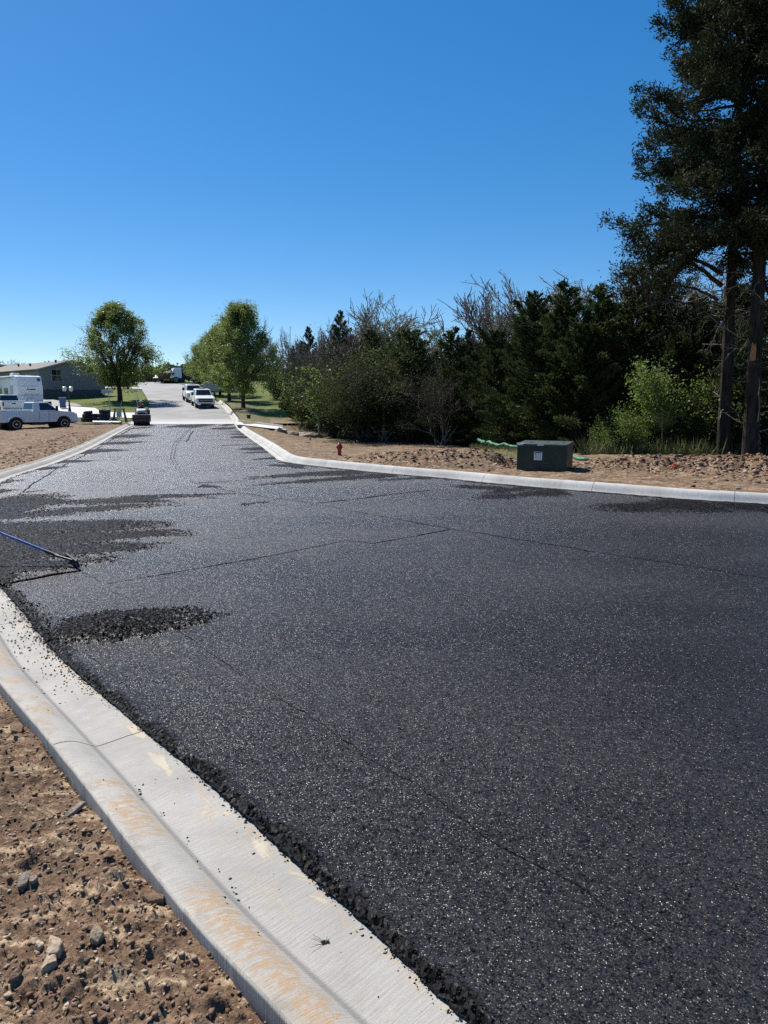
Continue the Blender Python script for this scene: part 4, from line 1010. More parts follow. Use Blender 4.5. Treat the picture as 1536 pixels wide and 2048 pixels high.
# the long bare boughs that hang left under the crown
lb = []; tps = []; r = rs(9)
for (pts, rad) in [([(1448, 570), (1400, 535), (1360, 505), (1345, 480), (1352, 462)], .085), ([(1448, 545), (1390, 520), (1330, 508), (1310, 492), (1290, 474), (1280, 452)], .075), ([(1446, 600), (1395, 575), (1330, 568), (1270, 575)], .05), ([(1446, 640), (1400, 610), (1350, 600), (1310, 612)], .035)]:
    g = np.array([[XAT(a, 25.2-.3*i, 7)-xa_, -.3*i, ZAT(c, 25.2-.3*i)-.12] for i, (a, c) in enumerate(pts)]); S = arc(g); tt = np.linspace(0, S[-1], 14)
    g = np.stack([np.interp(tt, S, g[:, q]) for q in range(3)], 1)+r.normal(0, .02, (14, 3)); lb.append((g, rad, .014))
    for q in range(16):
        i = r.randint(4, 14); grow(r, g[i], nrm(np.array([-1+r.randn()*.4, r.randn()*.6, r.randn()*.5])), .42+.35*r.rand(), .012, 2, lb, tps, .6, 3, .03, .2, .6)
v, f = tubes(lb, 5); link('boughs', mesh_np('boughs', v, f, M['bark_dark'], True), oa)
T = np.array([t[0] for t in tps]); m_ = (T[:, 2]+.12 > 6.5) & (T[:, 0] < -1.0); T = T[m_]; n = 5500; k = r.randint(0, len(T), n)
link('crown', leaves_mesh('crown', T[k]+r.normal(0, .11, (n, 3)), r.normal(size=(n, 3)), .10, .42, M['cedar_big'], 99), oa)
# --- pear trees by the old road
def pear_meshes(seed, H=11.5, W=4.9, n=52000):
    r = rs(seed); out = [(np.array([[0, 0, -.4], [.05, 0, 1.0], [0, .05, 2.3], [.05, 0, 3.6]]), np.array([.34, .27, .24, .17]), 0)]; tips = []
    for k in range(17):
        a = k*2.4+r.rand(); o_ = .22+.75*r.rand(); h = 1.9+1.5*r.rand()
        grow(r, np.array([0, 0, h]), nrm(np.array([math.cos(a)*o_, math.sin(a)*o_, 1.0])), (5.4-1.6*o_)*(.8+.35*r.rand()), .085, 2, out, tips, .45, 6, .07, .12, .42, 6)
    # egg shaped crown made of many leaf clumps, uneven at the rim
    nc = 330; f = r.rand(nc)**.9; z = 1.9+(H-1.9)*f
    env = W*np.clip(np.sin(math.pi*np.clip(f, .0, 1)**.84), .03, 1)**.5; az = r.rand(nc)*6.283
    env = env*(.92+.62*(fbm(az*1.3+3, f*5, seed, 3)-.5)*2)
    q = r.rand(nc)**.42; cx = np.cos(az)*env*q; cy = np.sin(az)*env*q
    top = r.rand(nc) < .10; ta = (r.randint(0, 6, nc)*1.05+seed)[top]; cx[top] = np.cos(ta)*W*.30+r.normal(0, .18, top.sum()); cy[top] = np.sin(ta)*W*.30+r.normal(0, .18, top.sum()); z[top] = H*(.80+.26*r.rand(top.sum()))-(ta % 1.7)*.5
    T = np.stack([cx, cy, z], 1); ok = fbm(cx*.9+9, cy*.9+z*.8, seed+4, 2) > .40; T = T[ok]
    tt = np.array([t[0] for t in tips]); tt = tt[(tt[:, 2] > 2.4)]; fx = W*.8/np.percentile(np.hypot(tt[:, 0], tt[:, 1]), 95); zs = H*.95/tt[:, 2].max()
    out = [(p*[fx if i else 1, fx if i else 1, zs if i else 1], a, b) for i, (p, a, b) in enumerate(out)]
    # twigs from the limbs to the clumps
    lim = np.concatenate([p for p, a, b in out[1:]])
    for c in T[::2]:
        d = np.linalg.norm(lim-c, axis=1)+np.maximum(0, lim[:, 2]-c[2])*2; j = lim[np.argmin(d)]; out.append((np.array([j, (j+c)/2+[0, 0, -.08], c]), .03, .01))
    k = r.randint(0, len(T), n); sz = .20+.38*rs(seed).rand(len(T))**1.5
    pos = T[k]+np.clip(r.normal(0, 1, (n, 3)), -1.5, 1.5)*sz[k][:, None]*[1, 1, 1.15]
    return tube_mesh('trunk', out, 6, M['bark_dark']), leaves_mesh('crown', pos, r.normal(size=(n, 3))+[0, 0, .2], .16, .62, M['pear'], seed+3)
PEAR = [pear_meshes(51), pear_meshes(52, W=4.5), pear_meshes(53, W=4.4, n=46000)]
GP = 'leafy pear trees lining the old road'
for i, px, by, y, top, wd, lab in [
    (0, 240, 806, 86, 606, 1.14, 'round green tree on the lawn left of the old road'),
    (1, 487, 824, 74, 606, .92, 'nearest and tallest of the green trees right of the old road'),
    (2, 459, 808, 86, 640, .95, 'second green tree of the row right of the old road'),
    (0, 440, 800, 96, 652, .95, 'third green tree of the row right of the old road'),
    (1, 420, 790, 108, 672, 1.0, 'fourth green tree, behind the parked white trucks'),
    (2, 399, 782, 122, 690, 1.05, 'farthest green tree of the row right of the old road')]:
    z = float(hill(y))+.08; h = ZAT(top, y)-z; s = h/12.1
    o = tree_obj('pear_tree', PEAR[i][0], PEAR[i][1], lab, (XAT(px, y, z), y, z), i*1.3+px, (s*wd, s*wd, s), GP)
# far trees
for kd_, i, px, y, top, wd, lab in [('bare', 2, 40, 150, 716, 1.6, 'bare tree behind the house roofs'), ('ced', 1, 2, 150, 722, 1.2, 'dark evergreen behind the roofs at the left edge'), ('ced', 0, 12, 155, 731, .9, 'small dark evergreen right of the one at the left edge'),
    ('ced', 3, 296, 165, 742, 1.5, 'dark tree beyond the hilltop left of the sky gap'), ('bru', 2, 282, 150, 735, 1.6, 'leafy dark tree beyond the hilltop behind the left pear tree')]:
    put(kd_, i, px, y, top, lab, 'far_tree', None, wd, basez=float(hill(y))-.3)
r = rs(66); n = 26000; xx = r.uniform(-160, 40, n); yy_ = 255+r.rand(n)*30; hh = 5.2+(6.0+3.0*fbm(xx*.06, xx*0, 5, 4)*1.6)*r.rand(n)**.6
tag(link('far_woods', leaves_mesh('far_woods', np.stack([xx, yy_, hh], 1), r.normal(size=(n, 3)), 1.1, .8, M['cedar'], 67)), kind='stuff')
# weeds and brush floor at the wood edge
r = rs(91); n = 9000; pxs = np.r_[r.uniform(1165, 1420, 6500), r.uniform(560, 1600, 2500)]; yb = np.interp(pxs, [560, 700, 900, 1000, 1160, 1300, 1600], [52, 41, 38.5, 33, 25.6, 25.2, 24.5])+r.rand(n)*3.0
xs = XAT(pxs, yb); hgt = np.where(r.rand(n) < .3, .75, .35)*(.4+.8*r.rand(n))*np.where(pxs < 1160, .7, 1)
pos = np.stack([xs, yb, np.full(n, .0)-.15*(yb > 30)], 1); dirs = np.stack([r.normal(0, .45, n), r.normal(0, .45, n), np.ones(n)], 1)
tag(link('weeds', leaves_mesh('weeds', pos, dirs, hgt, .06, M['grassblade'], 92)), kind='stuff')
r = rs(93); n = 2600; pxs = r.uniform(940, 1035, n); yb = r.uniform(22.5, 32, n); ok = rs(3).rand(n) < .8
tag(link('grass_tufts', leaves_mesh('grass_tufts', np.stack([XAT(pxs, yb), yb, np.full(n, .0)], 1), np.stack([r.normal(0, .4, n), r.normal(0, .4, n), np.ones(n)], 1), .16*(.5+r.rand(n)), .09, M['grassblade'], 94)), kind='stuff')
# ------------------------------------------------------------------ vehicles (x forward, y left, z up, origin on the ground under the middle)
def make_wheel(b_parent, x, y, r, w, side, rim='chrome', name='wheel'):
    wz = MB(); prof = [(r*.60, -w/2), (r*.9, -w/2), (r, -w/2+.04), (r, w/2-.04), (r*.9, w/2), (r*.60, w/2)]
    Mx = Matrix.Translation((x, y, r)) @ Matrix.Rotation(R(90), 4, 'X')
    wz.lathe(prof, 26, Mx); o = wz.build(name, M['rubber'], b_parent, 0, True)
    q = MB(); s = side; Mr = Matrix.Translation((x, y, r)) @ Matrix.Rotation(R(90 if s < 0 else -90), 4, 'X')
    q.lathe([(r*.62, w/2-.10), (r*.62, w/2+.012), (r*.54, w/2+.012), (r*.50, w/2-.06), (r*.18, w/2-.04), (r*.17, w/2+.03), (.001, w/2+.04)], 26, Mr)
    for k in range(8):
        a = k*math.pi/4; c = Matrix.Rotation(a, 4, 'Z'); q.box(r*.16, r*.52, -.022, .022, w/2-.05, w/2-.005, Mr @ c)
    q.build('rim', M[rim], o); return o
def pickup(name, label, group, loc, rz, cab='regular', dual=False, L=5.95, wb=3.55, mirror='black', grille=True, stance=1.0):
    t = empty(name, loc, rz); tag(t, label, 'pickup truck', group)
    rr = .42; rax = 1.15; fax = rax+wb; W = .99; bz = .52
    x0 = 0.0; xf = L; cabr = 2.35 if cab == 'regular' else 1.95; wsb = fax-.28; rooff = wsb-.72
    def archpts(cx, r=.53, n=9): return [(cx+r*math.cos(math.pi*k/(n-1)), max(bz, rr+r*math.sin(math.pi*k/(n-1)))) for k in range(n)]
    ar = archpts(fax); al = archpts(rax)
    prof = [(xf-.10, bz)]+[p for p in ar if p[0] < xf-.1]+al+[(x0+.05, bz), (x0, .62), (x0, 1.30), (cabr-.04, 1.32), (cabr, 1.30), (wsb, 1.31), (wsb+.2, 1.29), (xf-.28, 1.21), (xf-.06, 1.08), (xf, .92), (xf-.02, .62)]
    b = MB(); n_out = [(x, z) for x, z in prof]
    b.prism(n_out, -W, W); body = b.build('body', M['white_paint'], t, .045, True, 3)
    # bed opening: dark well with rails
    b = MB(); b.box(x0+.10, cabr-.12, -W+.16, W-.16, 1.315, 1.335); b.build('bed_well', M['black'], t)
    b = MB()
    for s in (-1, 1): b.box(x0+.03, cabr-.06, s*(W-.075)-.055, s*(W-.075)+.055, 1.31, 1.375)
    b.box(x0+.02, x0+.10, -W+.13, W-.13, 1.30, 1.372); b.build('bed_rail', M['white_paint'], t, .02)
    # cab
    h0 = 1.28; h1 = 1.93; i_ = .20
    b = MB(); b.hexa([(cabr, -W+.03, h0), (wsb, -W+.03, h0), (wsb, W-.03, h0), (cabr, W-.03, h0), (cabr+.14, -W+i_, h1), (rooff, -W+i_, h1), (rooff, W-i_, h1), (cabr+.14, W-i_, h1)])
    b.build('cab', M['white_paint'], t, .07, True, 3)
    def glass(nm, v):
        g = MB(); c = sum((Vector(p) for p in v), Vector())/4; nn = (Vector(v[1])-Vector(v[0])).cross(Vector(v[2])-Vector(v[0])).normalized()
        o_ = [tuple(Vector(p)+nn*.012) for p in v]; u_ = [tuple(Vector(p)-nn*.03) for p in v]; g.hexa(u_+o_); return g.build(nm, M['glass'], t)
    def sidept(x, z, s):
        f = (z-h0)/(h1-h0); return (x, s*((W-.03)*(1-f)+(W-i_)*f), z)
    for s in (-1, 1):
        spans = [(cabr+.62 if cab != 'regular' else cabr+.50, wsb)] if cab == 'regular' else [(cabr+.22, (cabr+wsb)/2-.12), ((cabr+wsb)/2-.02, wsb)]
        for (a, c) in spans:
            fr = c == wsb; v = [sidept(a, 1.36, s), sidept(c-.16 if fr else c, 1.36, s), sidept(rooff-.06 if fr else c, 1.84, s), sidept(a+.04, 1.84, s)]
            if s > 0: v = v[::-1]
            glass('side_window', v)
    def fpt(y, z):
        f = (z-h0)/(h1-h0); return (wsb*(1-f)+rooff*f, y, z)
    glass('windshield', [fpt(-.80, 1.34), fpt(.80, 1.34), fpt(.68, 1.87), fpt(-.68, 1.87)])
    def bpt(y, z):
        f = (z-h0)/(h1-h0); return (cabr+.14*f, y, z)
    glass('rear_window', [bpt(.80, 1.40), bpt(-.80, 1.40), bpt(-.70, 1.85), bpt(.70, 1.85)])
    for s in (-1, 1):
        for xx in ([(cabr+wsb)/2+.15, wsb-.06, cabr+.42] if cab == 'regular' else [cabr+.18, (cabr+wsb)/2-.06, wsb-.06]): b = MB(); b.box(xx-.008, xx+.008, s*W-.004, s*W+.004, .60, 1.30); b.build('door_gap', M['black'], t)
    for s in (-1, 1):
        b = MB(); b.box(wsb-.95 if cab == 'regular' else wsb-1.1, wsb-.75, s*(W+.012)-.015, s*(W+.012)+.015, 1.10, 1.14); b.build('door_handle', M['white_paint'], t, .005)
        b = MB(); b.box(wsb-.34, wsb-.22, s*(W+.20)-.12, s*(W+.20)+.12, 1.30, 1.66); b.box(wsb-.30, wsb-.24, min(s*W*.94, s*(W+.12)), max(s*W*.94, s*(W+.12)), 1.36, 1.42); b.build('side_mirror', M[mirror], t, .03)
        b = MB(); b.box(xf-.16, xf-.02, s*.80-.15, s*.80+.15, .93, 1.10); b.build('headlight', M['lamp_lens'], t, .03)
        b = MB(); b.box(-.015, .05, s*.90-.07, s*.90+.07, .88, 1.24); b.build('tail_light', M['red_lens'], t, .01)
        if dual:
            b = MB(); n = 12; a_ = archpts(rax, .62, n); inn = archpts(rax, .50, n)
            for k in range(n-1):
                yo = s*(W+.22*math.sin(math.pi*k/(n-1))**.35); y1 = s*(W+.22*math.sin(math.pi*(k+1)/(n-1))**.35)
                b.hexa([(inn[k][0], s*(W-.05), inn[k][1]), (inn[k+1][0], s*(W-.05), inn[k+1][1]), (inn[k+1][0], y1, inn[k+1][1]), (inn[k][0], yo, inn[k][1]), (a_[k][0], s*(W-.05), a_[k][1]+.12), (a_[k+1][0], s*(W-.05), a_[k+1][1]+.12), (a_[k+1][0], y1-.03*s, a_[k+1][1]+.06), (a_[k][0], yo-.03*s, a_[k][1]+.06)])
            b.build('fender', M['white_paint'], t, .015, True)
    b = MB(); b.box(xf-.07, xf+.05, -.74, .74, .66, 1.07); gr = b.build('grille', M['black'], t, .03)
    b = MB(); b.box(xf+.04, xf+.07, -.62, .62, .87, .895); b.build('grille_bar', M['chrome'], gr)
    b = MB(); b.box(xf-.12, xf+.12, -.96, .96, .46, .70, tx=.03); b.build('bumper', M['white_paint'], t, .05)
    b = MB(); b.box(xf-.02, xf+.135, -.55, .55, .44, .56); b.build('air_dam', M['black'], t, .02)
    b = MB(); b.box(-.16, .03, -.94, .94, .50, .68); b.build('bumper', M['chrome'], t, .03)
    b = MB(); b.box(-.012, .02, -.62, .62, .78, 1.26); b.build('tailgate', M['white_paint'], t, .01)
    b = MB(); b.box(-.03, .0, -.16, .16, 1.08, 1.17); b.build('tailgate_handle', M['black'], t, .01)
    b = MB(); b.box(.4, xf-.5, -.42, .42, .36, .56); b.box(rax-.08, rax+.08, -.8, .8, .36, .48); b.box(fax-.08, fax+.08, -.8, .8, .36, .48); b.box(2.3, 3.2, -.85, -.35, .33, .6); b.build('chassis', M['black'], t)
    for cx_ in (rax, fax):
        b = MB(); b.box(cx_-.56, cx_+.56, -.60, .60, .5, 1.1); b.build('wheel_well', M['black'], t)
    b = MB(); b.box(cabr+.34, cabr+.74, -.30, .30, h1-.01, h1+.07); b.build('roof_light_bar', M['black'], t, .02)
    for s in (-1, 1):
        make_wheel(t, fax, s*.86, rr, .28, s)
        make_wheel(t, rax, s*(1.02 if dual else .86), rr, .28, s)
        if dual: make_wheel(t, rax, s*.72, rr, .26, s)
    t.scale = (stance,)*3
    return t
def on(px, y, zoff=0.0, z=None):
    zz = float(hill(y))+zoff if z is None else z; return (XAT(px, y, zz), y, zz)
GT = 'white pickup trucks parked around the site'
# near truck, seen from its rear right quarter
ang = R(47); rear = np.array([XAT(31, 50.0), 50.0]); d = np.array([math.cos(ang), math.sin(ang)]); o2 = rear-d*1.15
zl = left_z(rear[0], rear[1])
t1 = pickup('pickup_truck', 'white regular cab pickup with double rear wheels parked on the brown dirt lot', GT, (o2[0]+.9*math.sin(ang)*-1, o2[1]+.9*math.cos(ang), zl-.02), ang, 'regular', True, wb=3.35, L=5.5, stance=1.0)
t2 = pickup('pickup_truck', 'white crew cab pickup seen tailgate first at the left edge, behind the nearer truck', GT, on(30, 67, .15), R(128), 'crew', False)
t3 = pickup('pickup_truck', 'nearer of two white pickups facing the camera at the right of the old road', GT, (0, 0, 0), 0, 'crew', False, mirror='black', stance=.97)
def face_cam(t, px, y, yaw):
    """front bumper at that spot, nose turned by yaw from the camera line"""
    a = R(-90+yaw); L = 5.95*t.scale[0]; p = on(px, y, .02); t.rotation_euler = (0, math.atan(.07), a); t.location = (p[0]-math.cos(a)*L, p[1]-math.sin(a)*L, p[2]+.07*L)
face_cam(t3, 412, 76.5, 21)
t4 = pickup('pickup_truck', 'farther of the two white pickups facing the camera, overlapped by the nearer one', GT, (0, 0, 0), 0, 'crew', False, mirror='black')
face_cam(t4, 392, 84.5, 21)
# rounded trailer behind them
t = empty('cargo_trailer', on(424, 96, .1), R(-80)); tag(t, 'dusty grey rounded trailer behind the two facing pickups', 'trailer')
b = MB(); pr = [(1.1*math.cos(a)*1.0, .55+1.0*1.35*math.sin(a)**.8 if math.sin(a) > 0 else .55) for a in np.linspace(0, math.pi, 15)]
b.prism([(x, z) for x, z in pr], -2, 2, Matrix.Rotation(R(90), 4, 'Z')); b.build('trailer_shell', M['van_shell'], t, .05, True)
for s in (-1, 1): make_wheel(t, 0, s*1.1, .34, .22, s)
b = MB(); b.box(-2.6, 2.0, -.3, .3, .42, .56); b.build('drawbar', M['black'], t)
# ------------------------------------------------------------------ roller with its operator
rl = empty('road_roller', (XAT(284, 58.6), 58.6, .02), R(-72)); tag(rl, 'small dull red asphalt roller with pale hood at the end of the new asphalt', 'road roller')
b = MB(); b.lathe([(.05, -.62), (.36, -.62), (.385, -.59), (.385, .59), (.36, .62), (.05, .62)], 30, Matrix.Translation((.55, 0, .385)) @ Matrix.Rotation(R(90), 4, 'X')); b.build('front_drum', M['drum'], rl, 0, True)
b = MB(); b.lathe([(.05, -.58), (.34, -.58), (.36, -.55), (.36, .55), (.34, .58), (.05, .58)], 30, Matrix.Translation((-1.15, 0, .37)) @ Matrix.Rotation(R(90), 4, 'X')); b.build('rear_drum', M['drum'], rl, 0, True)
b = MB(); b.box(-.05, 1.02, -.70, -.63, .30, .80); b.box(-.05, 1.02, .63, .70, .30, .80); b.box(.90, 1.04, -.70, .70, .52, .84); b.box(-.10, .05, -.7, .7, .50, .82); b.box(-.05, .98, -.62, .62, .76, .86); b.build('drum_frame', M['rust_paint'], rl, .02)
b = MB(); b.hexa([(-.15, -.40, .80), (.70, -.36, .80), (.70, .36, .80), (-.15, .40, .80), (-.15, -.38, 1.32), (.52, -.30, 1.20), (.52, .30, 1.20), (-.15, .38, 1.32)]); b.build('hood', M['hood'], rl, .05, True)
b = MB(); b.box(.60, .70, -.30, .30, .86, 1.04); b.build('radiator_screen', M['black'], rl, .01)
for s in (-1, 1):
    b = MB(); b.cyl((.70, s*.40, 1.02), .075, .10, 'x', 16); b.build('headlight', M['lamp_lens'], rl, .01)
b = MB(); b.box(-1.60, -.15, -.52, .52, .60, .86); b.box(-.62, -.1, -.50, .50, .86, .95); b.build('deck', M['rust_paint'], rl, .02)
b = MB(); b.box(-1.05, -.62, -.26, .26, .95, 1.06); b.box(-1.12, -1.0, -.26, .26, 1.06, 1.50); b.build('seat', M['black'], rl, .03)
b = MB(); b.tube([(-.25, 0, 1.05), (-.42, 0, 1.38)], .025); b.lathe([(.16, -.012), (.185, 0), (.16, .012), (.14, 0)], 18, Matrix.Translation((-.43, 0, 1.40)) @ Matrix.Rotation(R(-30), 4, 'Y')); b.build('steering_wheel', M['black'], rl)
b = MB()
for s in (-1, 1): b.tube([(-1.25, s*.45, .85), (-1.25, s*.45, 1.30), (-.85, s*.45, 1.30), (-.85, s*.45, .9)], .02)
b.build('hand_rail', M['black'], rl)
b = MB(); b.box(-.35, .25, .42, .66, .86, 1.22); b.build('water_tank', M['black'], rl, .03)
# operator: one skinned body, seated, arms to the wheel
def person(loc, rz, label, joints, edges, radii, parent_scale=1.0):
    root = empty('person', loc, rz); tag(root, label, 'person')
    def skin(nm, idx, mat):
        rm = {j: i for i, j in enumerate(idx)}; me = bpy.data.meshes.new(nm)
        me.from_pydata([joints[j] for j in idx], [(rm[a], rm[c]) for a, c in edges if a in rm and c in rm], []); me.update()
        o = link(nm, me, root); md = o.modifiers.new('Skin', 'SKIN'); me.skin_vertices.new() if not me.skin_vertices else None
        for i, j in enumerate(idx): me.skin_vertices[0].data[i].radius = radii[j]; me.skin_vertices[0].data[i].use_root = (i == 0)
        s = o.modifiers.new('Sub', 'SUBSURF'); s.levels = 1; s.render_levels = 1; me.materials.append(M[mat]); return o
    return root, skin
J = {'pel': (0, 0, .06), 'waist': (.02, 0, .24), 'chest': (.07, 0, .46), 'neck': (.11, 0, .60), 'head': (.15, 0, .70), 'crown': (.15, 0, .80),
     'ls': (.07, .19, .53), 'le': (.22, .27, .30), 'lw': (.42, .16, .38), 'lf': (.50, .12, .39), 'rs': (.07, -.19, .53), 're': (.22, -.27, .30), 'rw': (.42, -.16, .38), 'rf': (.50, -.12, .39),
     'lh': (.03, .10, .03), 'lk': (.44, .15, .09), 'la': (.50, .15, -.33), 'lt': (.66, .16, -.37), 'rh': (.03, -.10, .03), 'rk': (.44, -.15, .09), 'ra': (.50, -.15, -.33), 'rt': (.66, -.16, -.37)}
E = [('pel', 'waist'), ('waist', 'chest'), ('chest', 'neck'), ('neck', 'head'), ('head', 'crown'), ('chest', 'ls'), ('ls', 'le'), ('le', 'lw'), ('lw', 'lf'), ('chest', 'rs'), ('rs', 're'), ('re', 'rw'), ('rw', 'rf'), ('pel', 'lh'), ('lh', 'lk'), ('lk', 'la'), ('la', 'lt'), ('pel', 'rh'), ('rh', 'rk'), ('rk', 'ra'), ('ra', 'rt')]
RAD = {k: (v, v) for k, v in dict(pel=.13, waist=.125, chest=.15, neck=.055, head=.085, crown=.065, ls=.065, le=.047, lw=.034, lf=.04, rs=.065, re=.047, rw=.034, rf=.04, lh=.09, lk=.062, la=.045, lt=.04, rh=.09, rk=.062, ra=.045, rt=.04).items()}
Mr = Matrix.Translation(rl.location) @ Matrix.Rotation(rl.rotation_euler.z, 4, 'Z'); pp = Mr @ Vector((-.86, 0, 1.08))
pr_, skin = person(tuple(pp), rl.rotation_euler.z, 'person in orange shirt and pale hat seated on the asphalt roller', J, E, RAD)
skin('body', list(J), 'skin')
RAD2 = {k: (v[0]+.018, v[1]+.018) for k, v in RAD.items()}; RAD = RAD2
pr2 = pr_
def skin2(nm, idx, mat, add):
    rm = {j: i for i, j in enumerate(idx)}; me = bpy.data.meshes.new(nm)
    me.from_pydata([J[j] for j in idx], [(rm[a], rm[c]) for a, c in E if a in rm and c in rm], []); me.update()
    o = link(nm, me, pr_); o.modifiers.new('Skin', 'SKIN')
    if not me.skin_vertices: return o
    for i, j in enumerate(idx): me.skin_vertices[0].data[i].radius = (RAD[j][0]+add, RAD[j][1]+add); me.skin_vertices[0].data[i].use_root = (i == 0)
    s = o.modifiers.new('Sub', 'SUBSURF'); s.levels = 1; s.render_levels = 1; me.materials.append(M[mat]); return o
skin2('shirt', ['waist', 'chest', 'ls', 'le', 'rs', 're'], 'vest', 0)
skin2('trousers', ['pel', 'lh', 'lk', 'la', 'rh', 'rk', 'ra'], 'trousers', 0)
b = MB(); b.lathe([(.001, .0), (.20, .0), (.205, .012), (.10, .02), (.09, .09), (.05, .12), (.001, .125)], 18, Matrix.Translation((.155, 0, .775))); b.build('hat', M['hat'], pr_, 0, True)
b = MB()
for s in (-1, 1): b.ball((.232, s*.032, .715), .012, 6, 4)
b.ball((.245, 0, .685), .016, 6, 4); b.box(.225, .236, -.025, .025, .645, .652); b.build('face', M['skin'], pr_)
# lutes carried upright on the roller
for k, (dx, ln, lean, lab) in enumerate([(.05, 2.2, -.33, 'long pale handled asphalt lute standing at the back of the roller, the more slanted one'), (.25, 2.0, -.22, 'second pale handled asphalt lute standing at the back of the roller, the steeper one')]):
    p0 = Mr @ Vector((-1.35, .30-dx*1.6, .86)); r0 = empty('asphalt_lute', tuple(p0)); tag(r0, lab, 'rake', 'lutes carried on the roller')
    b = MB(); b.tube([(0, 0, 0), (lean*ln, .1, ln*.92)], .022, 8); b.build('handle', M['white_pipe'] if k else M['post'], r0)
    b = MB(); b.box(lean*ln-.30, lean*ln+.30, .08, .12, ln*.92-.04, ln*.92+.04); b.build('rake_head', M['steel'], r0, .005)
# ------------------------------------------------------------------ blue lute in the foreground
h0 = G(136, 1122); h1 = G(163, 1142); hc = (h0+h1)/2; dv = nrm(h1-h0); ln = .52
ro = empty('asphalt_lute', (hc[0], hc[1], .025)); tag(ro, 'blue handled asphalt lute reaching in from the left over the loose mix', 'rake')
pv = np.array([-dv[1], dv[0], 0])
if pv[0] > 0: pv = -pv
a0 = -dv*ln/2; a1 = dv*ln/2; th = pv*.012; up = np.array([0, 0, .095])+pv*.03
b = MB(); b.hexa([tuple(a0-th), tuple(a1-th), tuple(a1+th), tuple(a0+th), tuple(a0-th+up), tuple(a1-th+up), tuple(a1+th+up), tuple(a0+th+up)]); b.build('rake_head', M['black'], ro, .004)
b = MB(); b.tube([tuple(a1*.35+up*.6), tuple(pv*.20+np.array([0, 0, .12])-dv*.10)], .016, 8); b.tube([tuple(a0*.8+up*.6), tuple(pv*.20+np.array([0, 0, .12])-dv*.10)], .014, 8); b.build('brace', M['black'], ro)
hs_ = pv*.18+np.array([0, 0, .115])-dv*.10
e_ = np.array([XAT(-120, hc[1]+.35, .58), hc[1]+.35, 0])-np.array([hc[0], hc[1], 0]); e_[2] = ZAT(1017, hc[1]+.35)-.025
b = MB(); b.tube([tuple(hs_), tuple(e_)], .0175, 14); b.build('handle', M['blue_handle'], ro, 0, True)
b = MB(); b.tube([tuple(hs_-nrm(e_-hs_)*.03), tuple(hs_+nrm(e_-hs_)*.16)], .022, 12); b.build('socket', M['black'], ro, 0, True)
# ------------------------------------------------------------------ transformer cabinet
yT = 19.2; xT = XAT(1090, yT+.55, .5)
tr = empty('utility_box', (xT, yT+.55, .075), R(-25)); tag(tr, 'dark green steel transformer cabinet with a warning label behind the right kerb', 'utility box')
wT, dT, hT = .67, .42, .84
b = MB(); b.box(-wT-.04, wT+.04, -dT-.04, dT+.04, -.12, .035); b.build('pad', M['pad'], tr, .01)
b = MB(); b.box(-wT, wT, -dT, dT, .035, hT*.94); b.build('cabinet', M['green_box'], tr, .012)
b = MB(); b.hexa([(-wT-.015, -dT-.015, hT*.94-.05), (wT+.015, -dT-.015, hT*.94-.05), (wT+.015, dT+.015, hT*.94-.05), (-wT-.015, dT+.015, hT*.94-.05), (-wT-.01, -dT-.01, hT*.94+.012), (wT+.01, -dT-.01, hT*.94+.012), (wT+.01, dT+.01, hT*1.01), (-wT-.01, dT+.01, hT*1.01)]); ld = b.build('lid', M['green_top'], tr, .012)
b = MB()
for x in (-wT+.0, -.12): b.box(x, x+.17, -dT-.022, -dT-.012, hT*.94-.03, hT*.94+.0)
b.box(-wT-.01, -wT+.20, -dT-.02, -dT+.06, hT*.94+.012, hT*.94+.02); b.build('lid_sticker', M['label_white'], ld)
b = MB()
for x in (-.4, .05, .45): b.box(x, x+.05, -.05, .02, hT*.98, hT*.985+.02)
b.build('lifting_eye', M['steel'], ld)
b = MB(); b.box(-.205, .015, -dT-.008, -dT-.001, .37, .60); lb_ = b.build('warning_label', M['label_white'], tr)
b = MB(); b.box(-.195, .005, -dT-.011, -dT-.009, .565, .592); b.build('label_header', M['black'], lb_)
b = MB(); b.add([(-.19, -dT-.012, .50), (-.12, -dT-.012, .50), (-.155, -dT-.012, .558)], [(0, 1, 2)]); b.build('label_symbol', M['label_red'], lb_)
b = MB()
for k in range(6):
    z = .545-k*.027; b.box(-.105 if z > .49 else -.19, -.02+.02*(k % 2), -dT-.012, -dT-.0095, z, z+.008)
b.build('label_text', M['rv_grey'], lb_)
b = MB(); b.box(.30, .33, -dT-.006, -dT+.0, .05, hT*.90); b.box(-.10, -.04, -dT-.05, -dT, .10, .20); b.cyl((-.07, -dT-.055, .13), .03, .03, 'y'); b.build('door_latch', M['black'], tr, .004)
# ------------------------------------------------------------------ hydrant, cone, stub
yH = 25.5; hx = XAT(679, yH, .1); hz = right_z(hx, yH)-.02
hd = empty('fire_hydrant', (hx, yH, hz), R(-12)); tag(hd, 'dark red fire hydrant half sunk in the stony dirt behind the right kerb', 'fire hydrant')
sc_ = (ZAT(883, yH)-hz)/.78; hd.scale = (sc_*.9, sc_*.9, sc_)
b = MB(); b.lathe([(.17, -.2), (.17, .03), (.12, .04), (.115, .36), (.15, .37), (.15, .42), (.125, .43), (.12, .52), (.16, .53), (.165, .57), (.13, .62), (.08, .69), (.045, .71), (.04, .78), (.0, .78)], 24); b.build('barrel', M['hydrant'], hd, 0, True)
b = MB(); b.cyl((0, -.16, .46), .085, .14, 'y', 16); b.cyl((0, -.24, .46), .10, .03, 'y', 8); b.build('pumper_cap', M['hydrant'], hd, .004)
